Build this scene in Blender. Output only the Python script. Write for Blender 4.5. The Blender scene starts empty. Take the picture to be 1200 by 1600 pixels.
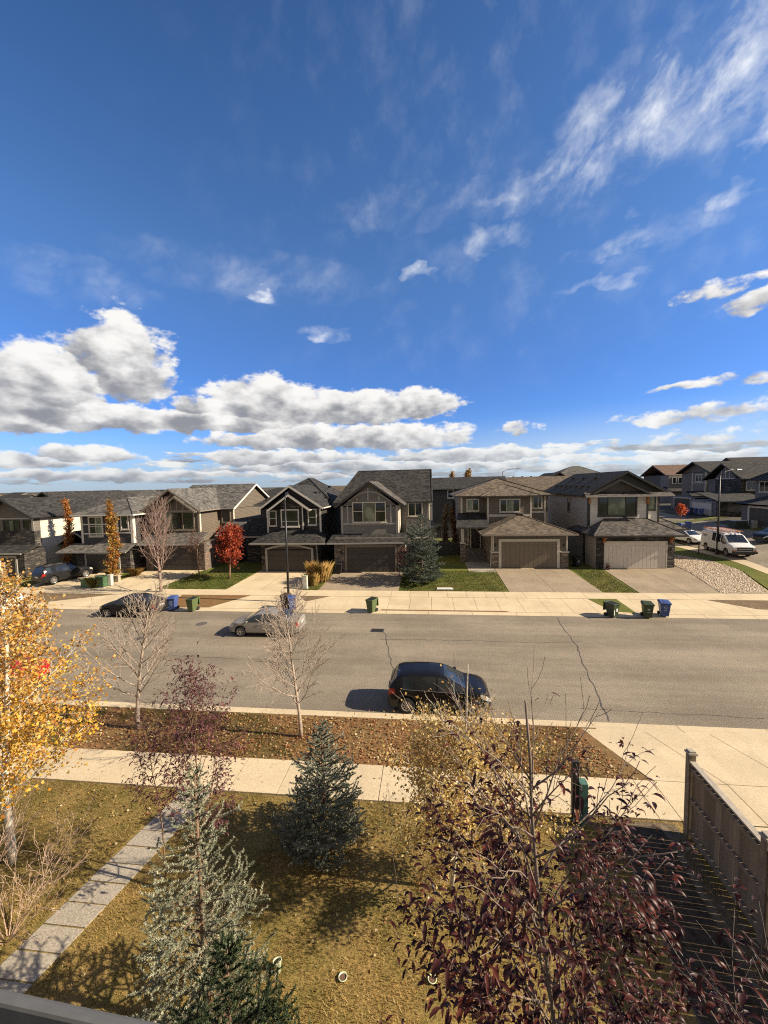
import bpy, math, random
import numpy as np
from mathutils import Vector, Matrix

SC = bpy.context.scene
COL = SC.collection
rad = math.radians
PI = math.pi

# ------------------------------------------------------------------ camera
CAM_H = 9.1
cam_d = bpy.data.cameras.new("camera")
cam = bpy.data.objects.new("camera", cam_d)
COL.objects.link(cam)
cam_d.sensor_fit = 'VERTICAL'
cam_d.sensor_height = 36.0
cam_d.lens = 620.0 / 1600.0 * 36.0
cam_d.clip_start = 0.05
cam_d.clip_end = 20000
cam.matrix_world = (Matrix.Translation((0, 0, CAM_H)) @ Matrix.Rotation(rad(6.26), 4, 'Z')
                    @ Matrix.Rotation(rad(90 - 4.0), 4, 'X') @ Matrix.Rotation(rad(-1.2), 4, 'Z'))
SC.camera = cam

# ------------------------------------------------------------------ light
SUN_EL = 32.0
SUN_AZ = 94.0            # clockwise from +Y
SUN_STRENGTH = 5.0
SKY_STRENGTH = 0.058
EXPOSURE = 0.95
sun_d = bpy.data.lights.new("sun", 'SUN')
sun_d.energy = SUN_STRENGTH
sun_d.angle = rad(0.55)
sun_d.color = (1.0, 0.86, 0.65)
sun = bpy.data.objects.new("sun", sun_d)
COL.objects.link(sun)
sv = Vector((math.sin(rad(SUN_AZ)) * math.cos(rad(SUN_EL)), math.cos(rad(SUN_AZ)) * math.cos(rad(SUN_EL)), math.sin(rad(SUN_EL))))
sun.rotation_euler = (-sv).to_track_quat('-Z', 'Y').to_euler()
sun.location = (60, -5, 60)

SC.render.engine = 'CYCLES'
SC.view_settings.view_transform = 'Standard'
SC.view_settings.look = 'None'
SC.view_settings.exposure = EXPOSURE
SC.view_settings.gamma = 1
SC.cycles.max_bounces = 6
SC.cycles.transparent_max_bounces = 8
SC.cycles.use_denoising = False
SC.cycles.filter_width = 1.1
SC.cycles.sample_clamp_indirect = 4.0


# small language for shader arithmetic
class X:
    def __init__(s, nt, sock):
        s.nt, s.s = nt, sock

    def op(s, o, k, r=False):
        n = s.nt.nodes.new('ShaderNodeMath')
        n.operation = k
        a, b = (o, s) if r else (s, o)
        for i, q in enumerate((a, b)):
            if q is None:
                continue
            if isinstance(q, X):
                s.nt.links.new(q.s, n.inputs[i])
            else:
                n.inputs[i].default_value = q
        return X(s.nt, n.outputs[0])

    def __add__(s, o): return s.op(o, 'ADD')
    __radd__ = __add__
    def __mul__(s, o): return s.op(o, 'MULTIPLY')
    __rmul__ = __mul__
    def __sub__(s, o): return s.op(o, 'SUBTRACT')
    def __rsub__(s, o): return s.op(o, 'SUBTRACT', True)
    def __truediv__(s, o): return s.op(o, 'DIVIDE')
    def max(s, o): return s.op(o, 'MAXIMUM')
    def min(s, o): return s.op(o, 'MINIMUM')
    def pow(s, o): return s.op(o, 'POWER')
    def fn(s, k): return s.op(None, k)
    def clamp(s): return s.max(0.0).min(1.0)

    def smooth(s, a, b, lo=0.0, hi=1.0):
        n = s.nt.nodes.new('ShaderNodeMapRange')
        n.interpolation_type = 'SMOOTHSTEP'
        s.nt.links.new(s.s, n.inputs[0])
        for i, q in enumerate((a, b, lo, hi)):
            n.inputs[i + 1].default_value = q
        return X(s.nt, n.outputs[0])


def combine(nt, x, y, z):
    n = nt.nodes.new('ShaderNodeCombineXYZ')
    for i, q in enumerate((x, y, z)):
        if isinstance(q, X):
            nt.links.new(q.s, n.inputs[i])
        else:
            n.inputs[i].default_value = q
    return n.outputs[0]


def separate(nt, v):
    n = nt.nodes.new('ShaderNodeSeparateXYZ')
    nt.links.new(v, n.inputs[0])
    return [X(nt, o) for o in n.outputs]


def noise(nt, vec, scale, detail=4.0, rough=0.55, dist=0.0):
    n = nt.nodes.new('ShaderNodeTexNoise')
    if vec is not None:
        nt.links.new(vec, n.inputs['Vector'])
    n.inputs['Scale'].default_value = scale
    n.inputs['Detail'].default_value = detail
    n.inputs['Roughness'].default_value = rough
    n.inputs['Distortion'].default_value = dist
    return X(nt, n.outputs['Fac'])


def mixc(nt, f, a, b, mode='MIX'):
    n = nt.nodes.new('ShaderNodeMix')
    n.data_type = 'RGBA'
    n.blend_type = mode
    for i, q in ((0, f), (6, a), (7, b)):
        if isinstance(q, X):
            nt.links.new(q.s, n.inputs[i])
        elif hasattr(q, 'is_linked'):
            nt.links.new(q, n.inputs[i])
        elif isinstance(q, (tuple, list)):
            n.inputs[i].default_value = tuple(q) + ((1,) if len(q) == 3 else ())
        else:
            n.inputs[i].default_value = q
    return n.outputs[2]


# ------------------------------------------------------------------ sky
# cloud banks as (azimuth, elevation, half width, rise, fall, weight) in degrees on the sky
CUMULUS = [(-38.7, 15.2, 5.1, 5.26, 5.37, 1.0), (-45.7, 11.5, 5.7, 4.54, 4.73, 1.0), (-49.6, 9.7, 4.4, 5.58, 3.53, 1.0), (-37.2, 13.3, 4.3, 4.24, 3.31, 0.9), (-43.4, 8.5, 11.1, 1.8, 1.8, 1.1), (-48.8, 7.2, 5.5, 1.96, 1.32, 0.8), (-21.5, 10.7, 9.2, 3.93, 2.87, 1.0), (-29.2, 10.1, 5.4, 2.07, 2.26, 0.8), (-9.6, 10.5, 10.8, 2.56, 2.45, 1.0), (-0.5, 11.0, 5.9, 2.2, 1.9, 1.0), (-31.5, 8.6, 16.2, 1.3, 1.4, 1.0), (-9.7, 6.7, 16.8, 1.9, 1.7, 1.1), (-2.4, 6.0, 8.1, 2.31, 1.26, 0.9), (-22.1, 6.2, 9.2, 1.4, 1.25, 0.9), (-41.9, 4.0, 5.1, 1.47, 1.03, 0.95), (-47.0, 3.2, 6.3, 0.83, 0.69, 0.8), (-19.6, 3.9, 12.0, 1.3, 0.95, 1.0), (6.3, 3.7, 12.7, 1.15, 0.85, 1.0), (-6.1, 2.5, 27.9, 0.95, 0.75, 0.9), (-38.9, 1.7, 21.6, 0.75, 0.6, 0.9), (33.7, 19.3, 5.6, 1.5, 0.9, 0.30), (36.4, 17.5, 3.6, 1.3, 1.1, 0.40), (12.1, 7.3, 5.8, 1.1, 1.1, 0.25), (30.9, 10.3, 6.0, 0.9, 0.7, 0.25), (27.1, 7.0, 9.0, 1.3, 1.3, 0.2), (34.0, 7.3, 7.9, 1.9, 1.8, 0.25), (37.4, 10.0, 5.4, 1.2, 1.2, 0.3), (33.6, 4.6, 12, 1.5, 1.4, 0.25)]
CIRRUS = [(33.9, 26.9, 1.3, 1.0, 0.8, 1.0), (36.8, 31.2, 1.6, 1.3, 1.0, 1.3), (25.3, 28.4, 0.9, 0.6, 0.6, 0.9), (-13.6, 19.8, 2.3, 0.9, 0.7, 1.5), (-0.6, 27.0, 2.0, 0.8, 0.6, 1.1), (-22.6, 24.1, 1.4, 0.65, 0.6, 1.1), (29.3, 36.2, 9.5, 3.6, 3.6, 1.1), (24.5, 35.9, 4.5, 1.8, 1.9, 0.7), (17.0, 32.9, 7.0, 2.2, 2.2, 0.75), (11.6, 32.9, 5.6, 0.99, 1.02, 0.6), (9.2, 29.6, 4.9, 1.33, 1.38, 0.5), (34.0, 36.0, 5.5, 3.11, 3.42, 0.5), (23.2, 33.4, 9.9, 1.96, 2.07, 0.45), (23.4, 25.8, 5.4, 0.95, 0.73, 0.55), (21.4, 22.7, 7.5, 0.8, 0.7, 0.35), (30.7, 25.9, 6.8, 2.15, 1.68, 0.3), (-22.9, 26.1, 25.5, 3.83, 4.14, 0.16), (-42.5, 22.2, 10.5, 3.51, 3.72, 0.2), (-1.0, 33.0, 18.5, 2.82, 3.05, 0.2)]


def blob_field(nt, vec, blobs, shaded=False):
    """largest of the blobs' (weight - squared distance) at an (azimuth, elevation, elevation) vector;
    with shaded, also how far down the winning heap of cloud the point lies"""
    out = low = None
    for a, e, ra, ru, rd, w in blobs:
        m = nt.nodes.new('ShaderNodeVectorMath')
        m.operation = 'MULTIPLY_ADD'
        nt.links.new(vec, m.inputs[0])
        m.inputs[1].default_value = (1 / ra, 1 / ru, -1 / rd)
        m.inputs[2].default_value = (-a / ra, -e / ru, e / rd)
        x, y, z = separate(nt, m.outputs[0])
        f = w - (x * x + y.max(z).pow(2.0))
        s = y * -1.0 - x * 0.35 if shaded else None
        if out is None:
            out, low = f, s
        else:
            if shaded:
                low = low + ((f - out) * 3.0 + 0.5).clamp() * (s - low)
            out = out.max(f)
    return (out, low) if shaded else out


def build_sky():
    w = bpy.data.worlds.new("World")
    SC.world = w
    w.use_nodes = True
    nt = w.node_tree
    nt.nodes.clear()
    try:
        w.cycles.sampling_method = 'MANUAL'
        w.cycles.sample_map_resolution = 256
    except Exception:
        pass
    out = nt.nodes.new('ShaderNodeOutputWorld')
    bg = nt.nodes.new('ShaderNodeBackground')
    bg.inputs[1].default_value = SKY_STRENGTH
    nt.links.new(bg.outputs[0], out.inputs[0])
    sky = nt.nodes.new('ShaderNodeTexSky')
    sky.sky_type = 'NISHITA'
    sky.sun_disc = False
    sky.sun_elevation = rad(SUN_EL)
    sky.sun_rotation = rad(SUN_AZ)
    sky.altitude = 1050
    sky.air_density = 1.0
    sky.dust_density = 0.4
    sky.ozone_density = 3.0
    hs = nt.nodes.new('ShaderNodeHueSaturation')
    hs.inputs['Saturation'].default_value = 1.16
    hs.inputs['Value'].default_value = 1.0
    nt.links.new(sky.outputs[0], hs.inputs['Color'])
    gm = nt.nodes.new('ShaderNodeGamma')
    gm.inputs[1].default_value = 1.0
    nt.links.new(hs.outputs[0], gm.inputs[0])

    tc = nt.nodes.new('ShaderNodeTexCoord')
    d = tc.outputs['Generated']
    x, y, z = separate(nt, d)
    az = x.op(y, 'ARCTAN2') * (180 / PI)
    el = z.fn('ARCSINE') * (180 / PI)
    # the air of a clear autumn noon: deeper blue low down, paler with thin high cloud in the middle
    tint = mixc(nt, el.smooth(8, 30), (0.76, 0.95, 1.40), (1.38, 1.38, 1.52))
    tint = mixc(nt, el.smooth(36, 58), tint, (1.16, 1.17, 1.30))
    skyc = mixc(nt, 1.0, gm.outputs[0], tint, 'MULTIPLY')
    deep = az.smooth(-55, 5, 1.0, 0.0) * el.smooth(24, 50) * 0.8
    skyc = mixc(nt, deep, skyc, (0.74, 0.84, 0.88), 'MULTIPLY')

    # unseen pale veil added behind the viewer for neutral fill on the fronts
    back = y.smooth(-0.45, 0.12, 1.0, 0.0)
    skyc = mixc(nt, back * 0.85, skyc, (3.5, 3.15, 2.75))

    # cumulus
    pv = combine(nt, az * 0.1, el * 0.17, 0.0)
    n_big = noise(nt, pv, 3.0, 7.0, 0.50)
    warp1 = noise(nt, combine(nt, az * 0.1, el * 0.2, 7.3), 2.6, 3.0, 0.5)
    warp2 = noise(nt, combine(nt, az * 0.1, el * 0.2, 3.1), 2.6, 3.0, 0.5)
    n_fine = noise(nt, combine(nt, az * 0.1, el * 0.17, 4.4), 9.0, 6.0, 0.6)
    azw = az + (warp1 - 0.5) * 5.0
    elw = el + (warp2 - 0.5) * 2.4
    F, low_in = blob_field(nt, combine(nt, azw, elw, elw), CUMULUS, True)
    # scattered small flat clouds towards the horizon everywhere
    far = noise(nt, combine(nt, az * 0.05, el * 0.5, 1.7), 2.6, 6.0, 0.6)
    low = el.smooth(0.0, 0.8) * (1.0 - el.smooth(3.5, 7.5))
    Ffar = (far - 0.50 + az.smooth(-15, 25) * 0.06) * 4.0 * low - (1.0 - low) * 2.0
    Ft = F.max(Ffar.max(-4.0))
    dens = Ft + 0.22 + (n_big - 0.5) * 2.1 + (n_fine - 0.5) * 1.05
    alpha = dens.smooth(0.0, 0.55)
    # light from above and from the right: less cloud on that side is brighter
    n2 = noise(nt, combine(nt, az * 0.1 + 0.07, el * 0.17 + 0.16, 0.0), 2.7, 3.0, 0.5)
    body = (low_in * 0.42 + dens.min(1.2) * 0.22 + (n2 - n_big) * 1.5 - (n_fine - 0.5) * 0.5 + 0.16)
    shade = body.smooth(-0.12, 0.86)
    lit = mixc(nt, shade, (9.0, 8.8, 8.4), (2.7, 2.7, 2.85))
    # haze toward the horizon
    right = az.smooth(-25, 25)
    haze = (1.0 - (el - right * 2.5).smooth(-0.5, 7.5)) * 0.62
    hz = mixc(nt, right, (3.0, 3.7, 4.9), (5.6, 6.6, 7.6))
    lit = mixc(nt, haze * 0.5, lit, hz)
    skyc = mixc(nt, haze, skyc, hz)
    skyc = mixc(nt, alpha * 0.96, skyc, lit)

    # cirrus, fibres running up to the right
    ci = blob_field(nt, combine(nt, az + (warp1 - 0.5) * 7.0, el + (warp2 - 0.5) * 4.0, el + (warp2 - 0.5) * 4.0), [(a, e, ra * 1.25, ru * 1.3, rd * 1.3, w) for a, e, ra, ru, rd, w in CIRRUS])
    u = az * 0.88 + el * 0.5
    v = el * 0.88 - az * 0.5
    fib = noise(nt, combine(nt, u * 0.08, v * 0.13, 2.2), 2.6, 9.0, 0.62, 0.25)
    fib2 = noise(nt, combine(nt, u * 0.10, v * 0.10, 5.2), 1.9, 5.0, 0.6)
    cd = ((ci + 0.18).max(0.0) * 0.72) * (((fib - 0.40) * 3.2).clamp() * 1.0 + 0.10) * (0.35 + (fib2 - 0.38).max(0.0) * 4.0).min(1.15) + (fib2 - 0.47).max(0.0) * (fib - 0.36).max(0.0) * 2.2 * el.smooth(8, 24) * az.smooth(-45, 15)
    skyc = mixc(nt, cd.clamp() * 0.9, skyc, (8.0, 8.3, 8.9))
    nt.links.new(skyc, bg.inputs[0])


build_sky()


# ------------------------------------------------------------------ materials
MATS = {}


def new_mat(name):
    m = bpy.data.materials.new(name)
    m.use_nodes = True
    nt = m.node_tree
    b = nt.nodes['Principled BSDF']
    g = nt.nodes.new('ShaderNodeNewGeometry')
    MATS[name] = m
    return m, nt, b, g.outputs['Position']


def bump(nt, b, h, strength=0.3, dist=0.02):
    n = nt.nodes.new('ShaderNodeBump')
    n.inputs['Strength'].default_value = strength
    n.inputs['Distance'].default_value = dist
    nt.links.new(h.s, n.inputs['Height'])
    nt.links.new(n.outputs[0], b.inputs['Normal'])


def setc(nt, b, c):
    if isinstance(c, (tuple, list)):
        b.inputs['Base Color'].default_value = tuple(c) + (1,)
    else:
        nt.links.new(c, b.inputs['Base Color'])


def sc(c, k):
    return tuple(min(1, v * k) for v in c)


def plain(name, c, rough=0.6, var=0.15, scale=3.0, metal=0.0, spec=0.4, coat=0.0):
    if name in MATS:
        return MATS[name]
    m, nt, b, pos = new_mat(name)
    if var:
        f = noise(nt, pos, scale, 5.0, 0.65)
        setc(nt, b, mixc(nt, f.smooth(0.3, 0.7), sc(c, 1 - var), sc(c, 1 + var)))
    else:
        setc(nt, b, c)
    b.inputs['Roughness'].default_value = rough
    b.inputs['Metallic'].default_value = metal
    b.inputs['Specular IOR Level'].default_value = spec
    if coat:
        b.inputs['Coat Weight'].default_value = coat
        b.inputs['Coat Roughness'].default_value = 0.04
    return m


def siding(name, c, lap=0.17, rough=0.65):
    """horizontal lap siding: each course leans out at its foot"""
    if name in MATS:
        return MATS[name]
    m, nt, b, pos = new_mat(name)
    x, y, z = separate(nt, pos)
    fr = (z / lap).fn('FRACT')
    course = (z / lap).fn('FLOOR')
    wn = nt.nodes.new('ShaderNodeTexWhiteNoise')
    wn.noise_dimensions = '3D'
    nt.links.new(combine(nt, ((x + y) * 0.27 + course * 0.37).fn('FLOOR'), course, 0.0), wn.inputs['Vector'])
    f = noise(nt, pos, 1.2, 5.0, 0.6)
    k = X(nt, wn.outputs['Value']) * 0.4 + f.smooth(0.3, 0.7) * 0.6
    setc(nt, b, mixc(nt, k, sc(c, 0.86), sc(c, 1.13)))
    b.inputs['Roughness'].default_value = rough
    bump(nt, b, fr * -1.0, 0.9, lap * 0.22)
    return m


def shingle(name, c1, c2):
    if name in MATS:
        return MATS[name]
    m, nt, b, pos = new_mat(name)
    x, y, z = separate(nt, pos)
    row = (z / 0.12).fn('FLOOR')
    wn = nt.nodes.new('ShaderNodeTexWhiteNoise')
    nt.links.new(combine(nt, ((x + row * 0.137) / 0.31).fn('FLOOR'), ((y + row * 0.093) / 0.31).fn('FLOOR'), row), wn.inputs['Vector'])
    w = X(nt, wn.outputs['Value'])
    f = noise(nt, pos, 0.8, 4.0, 0.6)
    g = noise(nt, pos, 26.0, 2.0, 0.7)
    k = ((w - .5) * 1.0 + (f - 0.5) * 0.8 + (g - .5) * 0.8 + .5).clamp()
    setc(nt, b, mixc(nt, k, c1, c2))
    b.inputs['Roughness'].default_value = 0.9
    b.inputs['Specular IOR Level'].default_value = 0.2
    bump(nt, b, (z / 0.12).fn('FRACT') * -0.6 + w * 0.4, 0.7, 0.012)
    return m


def stone(name, cols, sx=2.6, sz=6.0, mortar=(0.16, 0.15, 0.14)):
    if name in MATS:
        return MATS[name]
    m, nt, b, pos = new_mat(name)
    x, y, z = separate(nt, pos)
    v = combine(nt, x * sx, y * sx, z * sz)
    vo = nt.nodes.new('ShaderNodeTexVoronoi')
    vo.inputs['Scale'].default_value = 1.0
    vo.inputs['Randomness'].default_value = 0.85
    nt.links.new(v, vo.inputs['Vector'])
    ve = nt.nodes.new('ShaderNodeTexVoronoi')
    ve.feature = 'DISTANCE_TO_EDGE'
    ve.inputs['Scale'].default_value = 1.0
    ve.inputs['Randomness'].default_value = 0.85
    nt.links.new(v, ve.inputs['Vector'])
    r = separate(nt, vo.outputs['Color'])[0]
    rp = nt.nodes.new('ShaderNodeValToRGB')
    rp.color_ramp.interpolation = 'CONSTANT'
    els = rp.color_ramp.elements
    while len(els) < len(cols):
        els.new(0.5)
    for i, c in enumerate(cols):
        els[i].position = i / len(cols)
        els[i].color = tuple(c) + (1,)
    nt.links.new(r.s, rp.inputs[0])
    f = noise(nt, pos, 9.0, 5.0, 0.6)
    c = mixc(nt, 0.5, rp.outputs[0], mixc(nt, f, (0.25, 0.25, 0.25), (1, 1, 1)), 'OVERLAY')
    e = X(nt, ve.outputs['Distance']).smooth(0.02, 0.10)
    setc(nt, b, mixc(nt, e, mortar, c))
    b.inputs['Roughness'].default_value = 0.85
    bump(nt, b, e + r * 0.5 + f * 0.3, 0.9, 0.04)
    return m


def ground_mat(name, cols, scales=(0.5, 4.0, 30.0), rough=0.95, bumpd=0.02):
    """cols: three colours mixed by noise at three scales"""
    if name in MATS:
        return MATS[name]
    m, nt, b, pos = new_mat(name)
    a = noise(nt, pos, scales[0], 4.0, 0.6).smooth(0.36, 0.64)
    c = noise(nt, pos, scales[1], 5.0, 0.7).smooth(0.38, 0.66)
    e = noise(nt, pos, scales[2], 3.0, 0.7)
    col = mixc(nt, a, cols[0], cols[1])
    col = mixc(nt, c * 0.75, col, cols[2])
    col = mixc(nt, 0.6, col, mixc(nt, e.smooth(0.2, 0.8), (0.12, 0.12, 0.12), (0.95, 0.95, 0.95)), 'OVERLAY')
    setc(nt, b, col)
    b.inputs['Roughness'].default_value = rough
    b.inputs['Specular IOR Level'].default_value = 0.15
    bump(nt, b, e + c * 0.5, 0.6, bumpd)
    return m


def glass_mat(name, c=(0.012, 0.015, 0.018), rough=0.06):
    if name in MATS:
        return MATS[name]
    m, nt, b, pos = new_mat(name)
    f = noise(nt, pos, 0.9, 2.0, 0.5)
    setc(nt, b, mixc(nt, f.smooth(0.4, 0.65), c, sc(c, 2.4)))
    b.inputs['Roughness'].default_value = rough
    b.inputs['Specular IOR Level'].default_value = 0.6
    return m


def leaf_mat(name, rough=0.5, trans=0.35, spec=0.35):
    if name in MATS:
        return MATS[name]
    m, nt, b, pos = new_mat(name)
    at = nt.nodes.new('ShaderNodeAttribute')
    at.attribute_name = "tint"
    nt.links.new(at.outputs['Color'], b.inputs['Base Color'])
    b.inputs['Roughness'].default_value = rough
    b.inputs['Specular IOR Level'].default_value = spec
    if trans:
        tr = nt.nodes.new('ShaderNodeBsdfTranslucent')
        nt.links.new(at.outputs['Color'], tr.inputs['Color'])
        mx = nt.nodes.new('ShaderNodeMixShader')
        mx.inputs[0].default_value = trans
        nt.links.new(b.outputs[0], mx.inputs[1])
        nt.links.new(tr.outputs[0], mx.inputs[2])
        nt.links.new(mx.outputs[0], nt.nodes['Material Output'].inputs['Surface'])
    return m


def asphalt_mat():
    m, nt, b, pos = new_mat('asphalt')
    x, y, z = separate(nt, pos)
    st = noise(nt, combine(nt, x * 0.12, y * 1.3, 0.0), 1.0, 4.0, 0.6)      # wear along the lanes
    big = noise(nt, pos, 0.22, 4.0, 0.55)
    mid = noise(nt, pos, 2.5, 5.0, 0.65)
    fine = noise(nt, pos, 24.0, 4.0, 0.8)
    lane = ((y - 21.2).op(None, 'ABSOLUTE') / 1.75 * PI).fn('COSINE') * 0.5 + 0.5     # paler strips where tyres run
    k = (st * 0.55 + big * 0.65 + mid * 0.30 + lane * 0.10 - 0.33).smooth(0.22, 0.78)
    c = mixc(nt, k, (0.165, 0.138, 0.104), (0.275, 0.230, 0.172))
    oil = noise(nt, combine(nt, x * 0.5, y * 1.1, 9.0), 1.0, 3.0, 0.6).smooth(0.66, 0.78)
    c = mixc(nt, oil * 0.45, c, (0.075, 0.065, 0.055))
    patch = noise(nt, combine(nt, (x * 0.11).fn('FLOOR') * 0.73, (y * 0.28).fn('FLOOR') * 0.31, 3.0), 3.7, 0.0).smooth(0.60, 0.62)
    c = mixc(nt, patch * 0.22, c, (0.10, 0.088, 0.072))
    c = mixc(nt, 0.9, c, mixc(nt, fine.smooth(0.25, 0.75), (0.05, 0.05, 0.05), (0.95, 0.95, 0.95)), 'OVERLAY')
    setc(nt, b, c)
    b.inputs['Roughness'].default_value = 0.92
    b.inputs['Specular IOR Level'].default_value = 0.2
    bump(nt, b, fine, 0.5, 0.012)
    return m


def concrete_mat(name, c1, c2, fine_k=0.5):
    m, nt, b, pos = new_mat(name)
    x, y, z = separate(nt, pos)
    big = noise(nt, pos, 0.6, 5.0, 0.6)
    sp = noise(nt, pos, 6.0, 4.0, 0.7)
    fine = noise(nt, pos, 26.0, 4.0, 0.8)
    wn = nt.nodes.new('ShaderNodeTexWhiteNoise')
    nt.links.new(combine(nt, (x / 1.5).fn('FLOOR'), (y / 1.52).fn('FLOOR'), 0.0), wn.inputs['Vector'])
    stain = noise(nt, pos, 1.7, 6.0, 0.7).smooth(0.58, 0.78)
    k = (big.smooth(0.3, 0.7) * 0.5 + X(nt, wn.outputs['Value']) * 0.45 + sp * 0.3 - 0.10 - stain * 0.45).clamp()
    c = mixc(nt, k, c1, c2)
    c = mixc(nt, fine_k, c, mixc(nt, fine.smooth(0.2, 0.8), (0.1, 0.1, 0.1), (0.92, 0.92, 0.92)), 'OVERLAY')
    setc(nt, b, c)
    b.inputs['Roughness'].default_value = 0.9
    b.inputs['Specular IOR Level'].default_value = 0.2
    bump(nt, b, fine + sp * 0.5, 0.4, 0.008)
    return m


asphalt_mat()
concrete_mat('concrete', (0.44, 0.355, 0.235), (0.58, 0.475, 0.315), 0.32)
concrete_mat('aggregate', (0.22, 0.175, 0.125), (0.32, 0.255, 0.18), 0.9)
concrete_mat('paver', (0.25, 0.22, 0.175), (0.35, 0.31, 0.25), 0.7)
plain('joint', (0.19, 0.155, 0.115), 0.95, 0.3)
plain('tar', (0.075, 0.066, 0.056), 0.7, 0.3)
ground_mat('far_turf', [(0.10, 0.115, 0.022), (0.155, 0.140, 0.035), (0.075, 0.095, 0.018)])
ground_mat('near_turf', [(0.21, 0.145, 0.05), (0.15, 0.12, 0.034), (0.26, 0.175, 0.065)], (0.5, 3.0, 22.0))
ground_mat('mulch', [(0.205, 0.105, 0.046), (0.18, 0.12, 0.05), (0.12, 0.072, 0.034)], (0.6, 4.0, 25.0))
ground_mat('dirt', [(0.15, 0.10, 0.06), (0.11, 0.075, 0.045), (0.2, 0.15, 0.09)])
ground_mat('gravel', [(0.46, 0.38, 0.28), (0.38, 0.30, 0.21), (0.54, 0.47, 0.37)], (0.8, 7.0, 9.0), 0.9, 0.08)
ground_mat('far_land', [(0.07, 0.062, 0.045), (0.055, 0.05, 0.038), (0.09, 0.08, 0.055)], (0.02, 0.1, 1.0))
WHITE = plain('white_trim', (0.60, 0.57, 0.52), 0.5, 0.06)
CREAM = plain('cream_trim', (0.55, 0.50, 0.42), 0.55, 0.06)
GREYTRIM = plain('grey_trim', (0.33, 0.31, 0.285), 0.55, 0.08)
TANTRIM = plain('tan_trim', (0.24, 0.20, 0.16), 0.55, 0.08)
DARKTRIM = plain('dark_trim', (0.035, 0.032, 0.03), 0.5, 0.1)
BLACKMETAL = plain('black_metal', (0.02, 0.02, 0.022), 0.4, 0.1)
CEDAR = plain('cedar_bracket', (0.32, 0.13, 0.045), 0.6, 0.2)
GLASS = glass_mat('window_glass')
BLIND = glass_mat('window_blind', (0.10, 0.115, 0.085), 0.12)
SH_GREY = shingle('grey_shingle', (0.050, 0.047, 0.043), (0.150, 0.141, 0.128))
SH_WORN_LIT = shingle('worn_lit_shingle', (0.036, 0.032, 0.029), (0.125, 0.110, 0.099))
SH_DARK = shingle('charcoal_shingle', (0.016, 0.0155, 0.015), (0.050, 0.048, 0.046))
SH_BROWN = shingle('brown_shingle', (0.060, 0.047, 0.034), (0.155, 0.123, 0.092))
SH_SLATE = shingle('slate_shingle', (0.017, 0.016, 0.0155), (0.055, 0.052, 0.0495))
SH_RED = shingle('red_shingle', (0.095, 0.060, 0.045), (0.175, 0.115, 0.086))
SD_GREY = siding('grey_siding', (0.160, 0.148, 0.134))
SD_CREAM_LIT = siding('cream_lit_siding', (0.55, 0.50, 0.40))
SD_BLACK = siding('black_siding', (0.030, 0.0265, 0.024))
SD_TAN = siding('tan_siding', (0.118, 0.093, 0.068))
SD_NAVY = siding('navy_siding', (0.040, 0.036, 0.038))
SD_BROWN = siding('taupe_siding', (0.145, 0.118, 0.09))
SD_WHITE = siding('white_siding', (0.60, 0.56, 0.50), 0.2)
SD_SLATE = siding('slate_siding', (0.056, 0.051, 0.046))
SD_PUTTY = siding('putty_siding', (0.37, 0.325, 0.265))
SD_DGREY = siding('dark_grey_siding', (0.125, 0.108, 0.09))
ST_TAN = stone('tan_stone', [(0.20, 0.14, 0.095), (0.13, 0.095, 0.07), (0.27, 0.20, 0.14), (0.17, 0.13, 0.11), (0.10, 0.075, 0.06)])
ST_DARK = stone('dark_stone', [(0.037, 0.032, 0.028), (0.060, 0.050, 0.042), (0.026, 0.023, 0.021), (0.11, 0.092, 0.075)], 1.7, 6.5, (0.02, 0.02, 0.02))
ST_RED = stone('reddish_stone', [(0.17, 0.09, 0.06), (0.11, 0.07, 0.05), (0.22, 0.13, 0.09), (0.13, 0.10, 0.08)])


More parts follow.
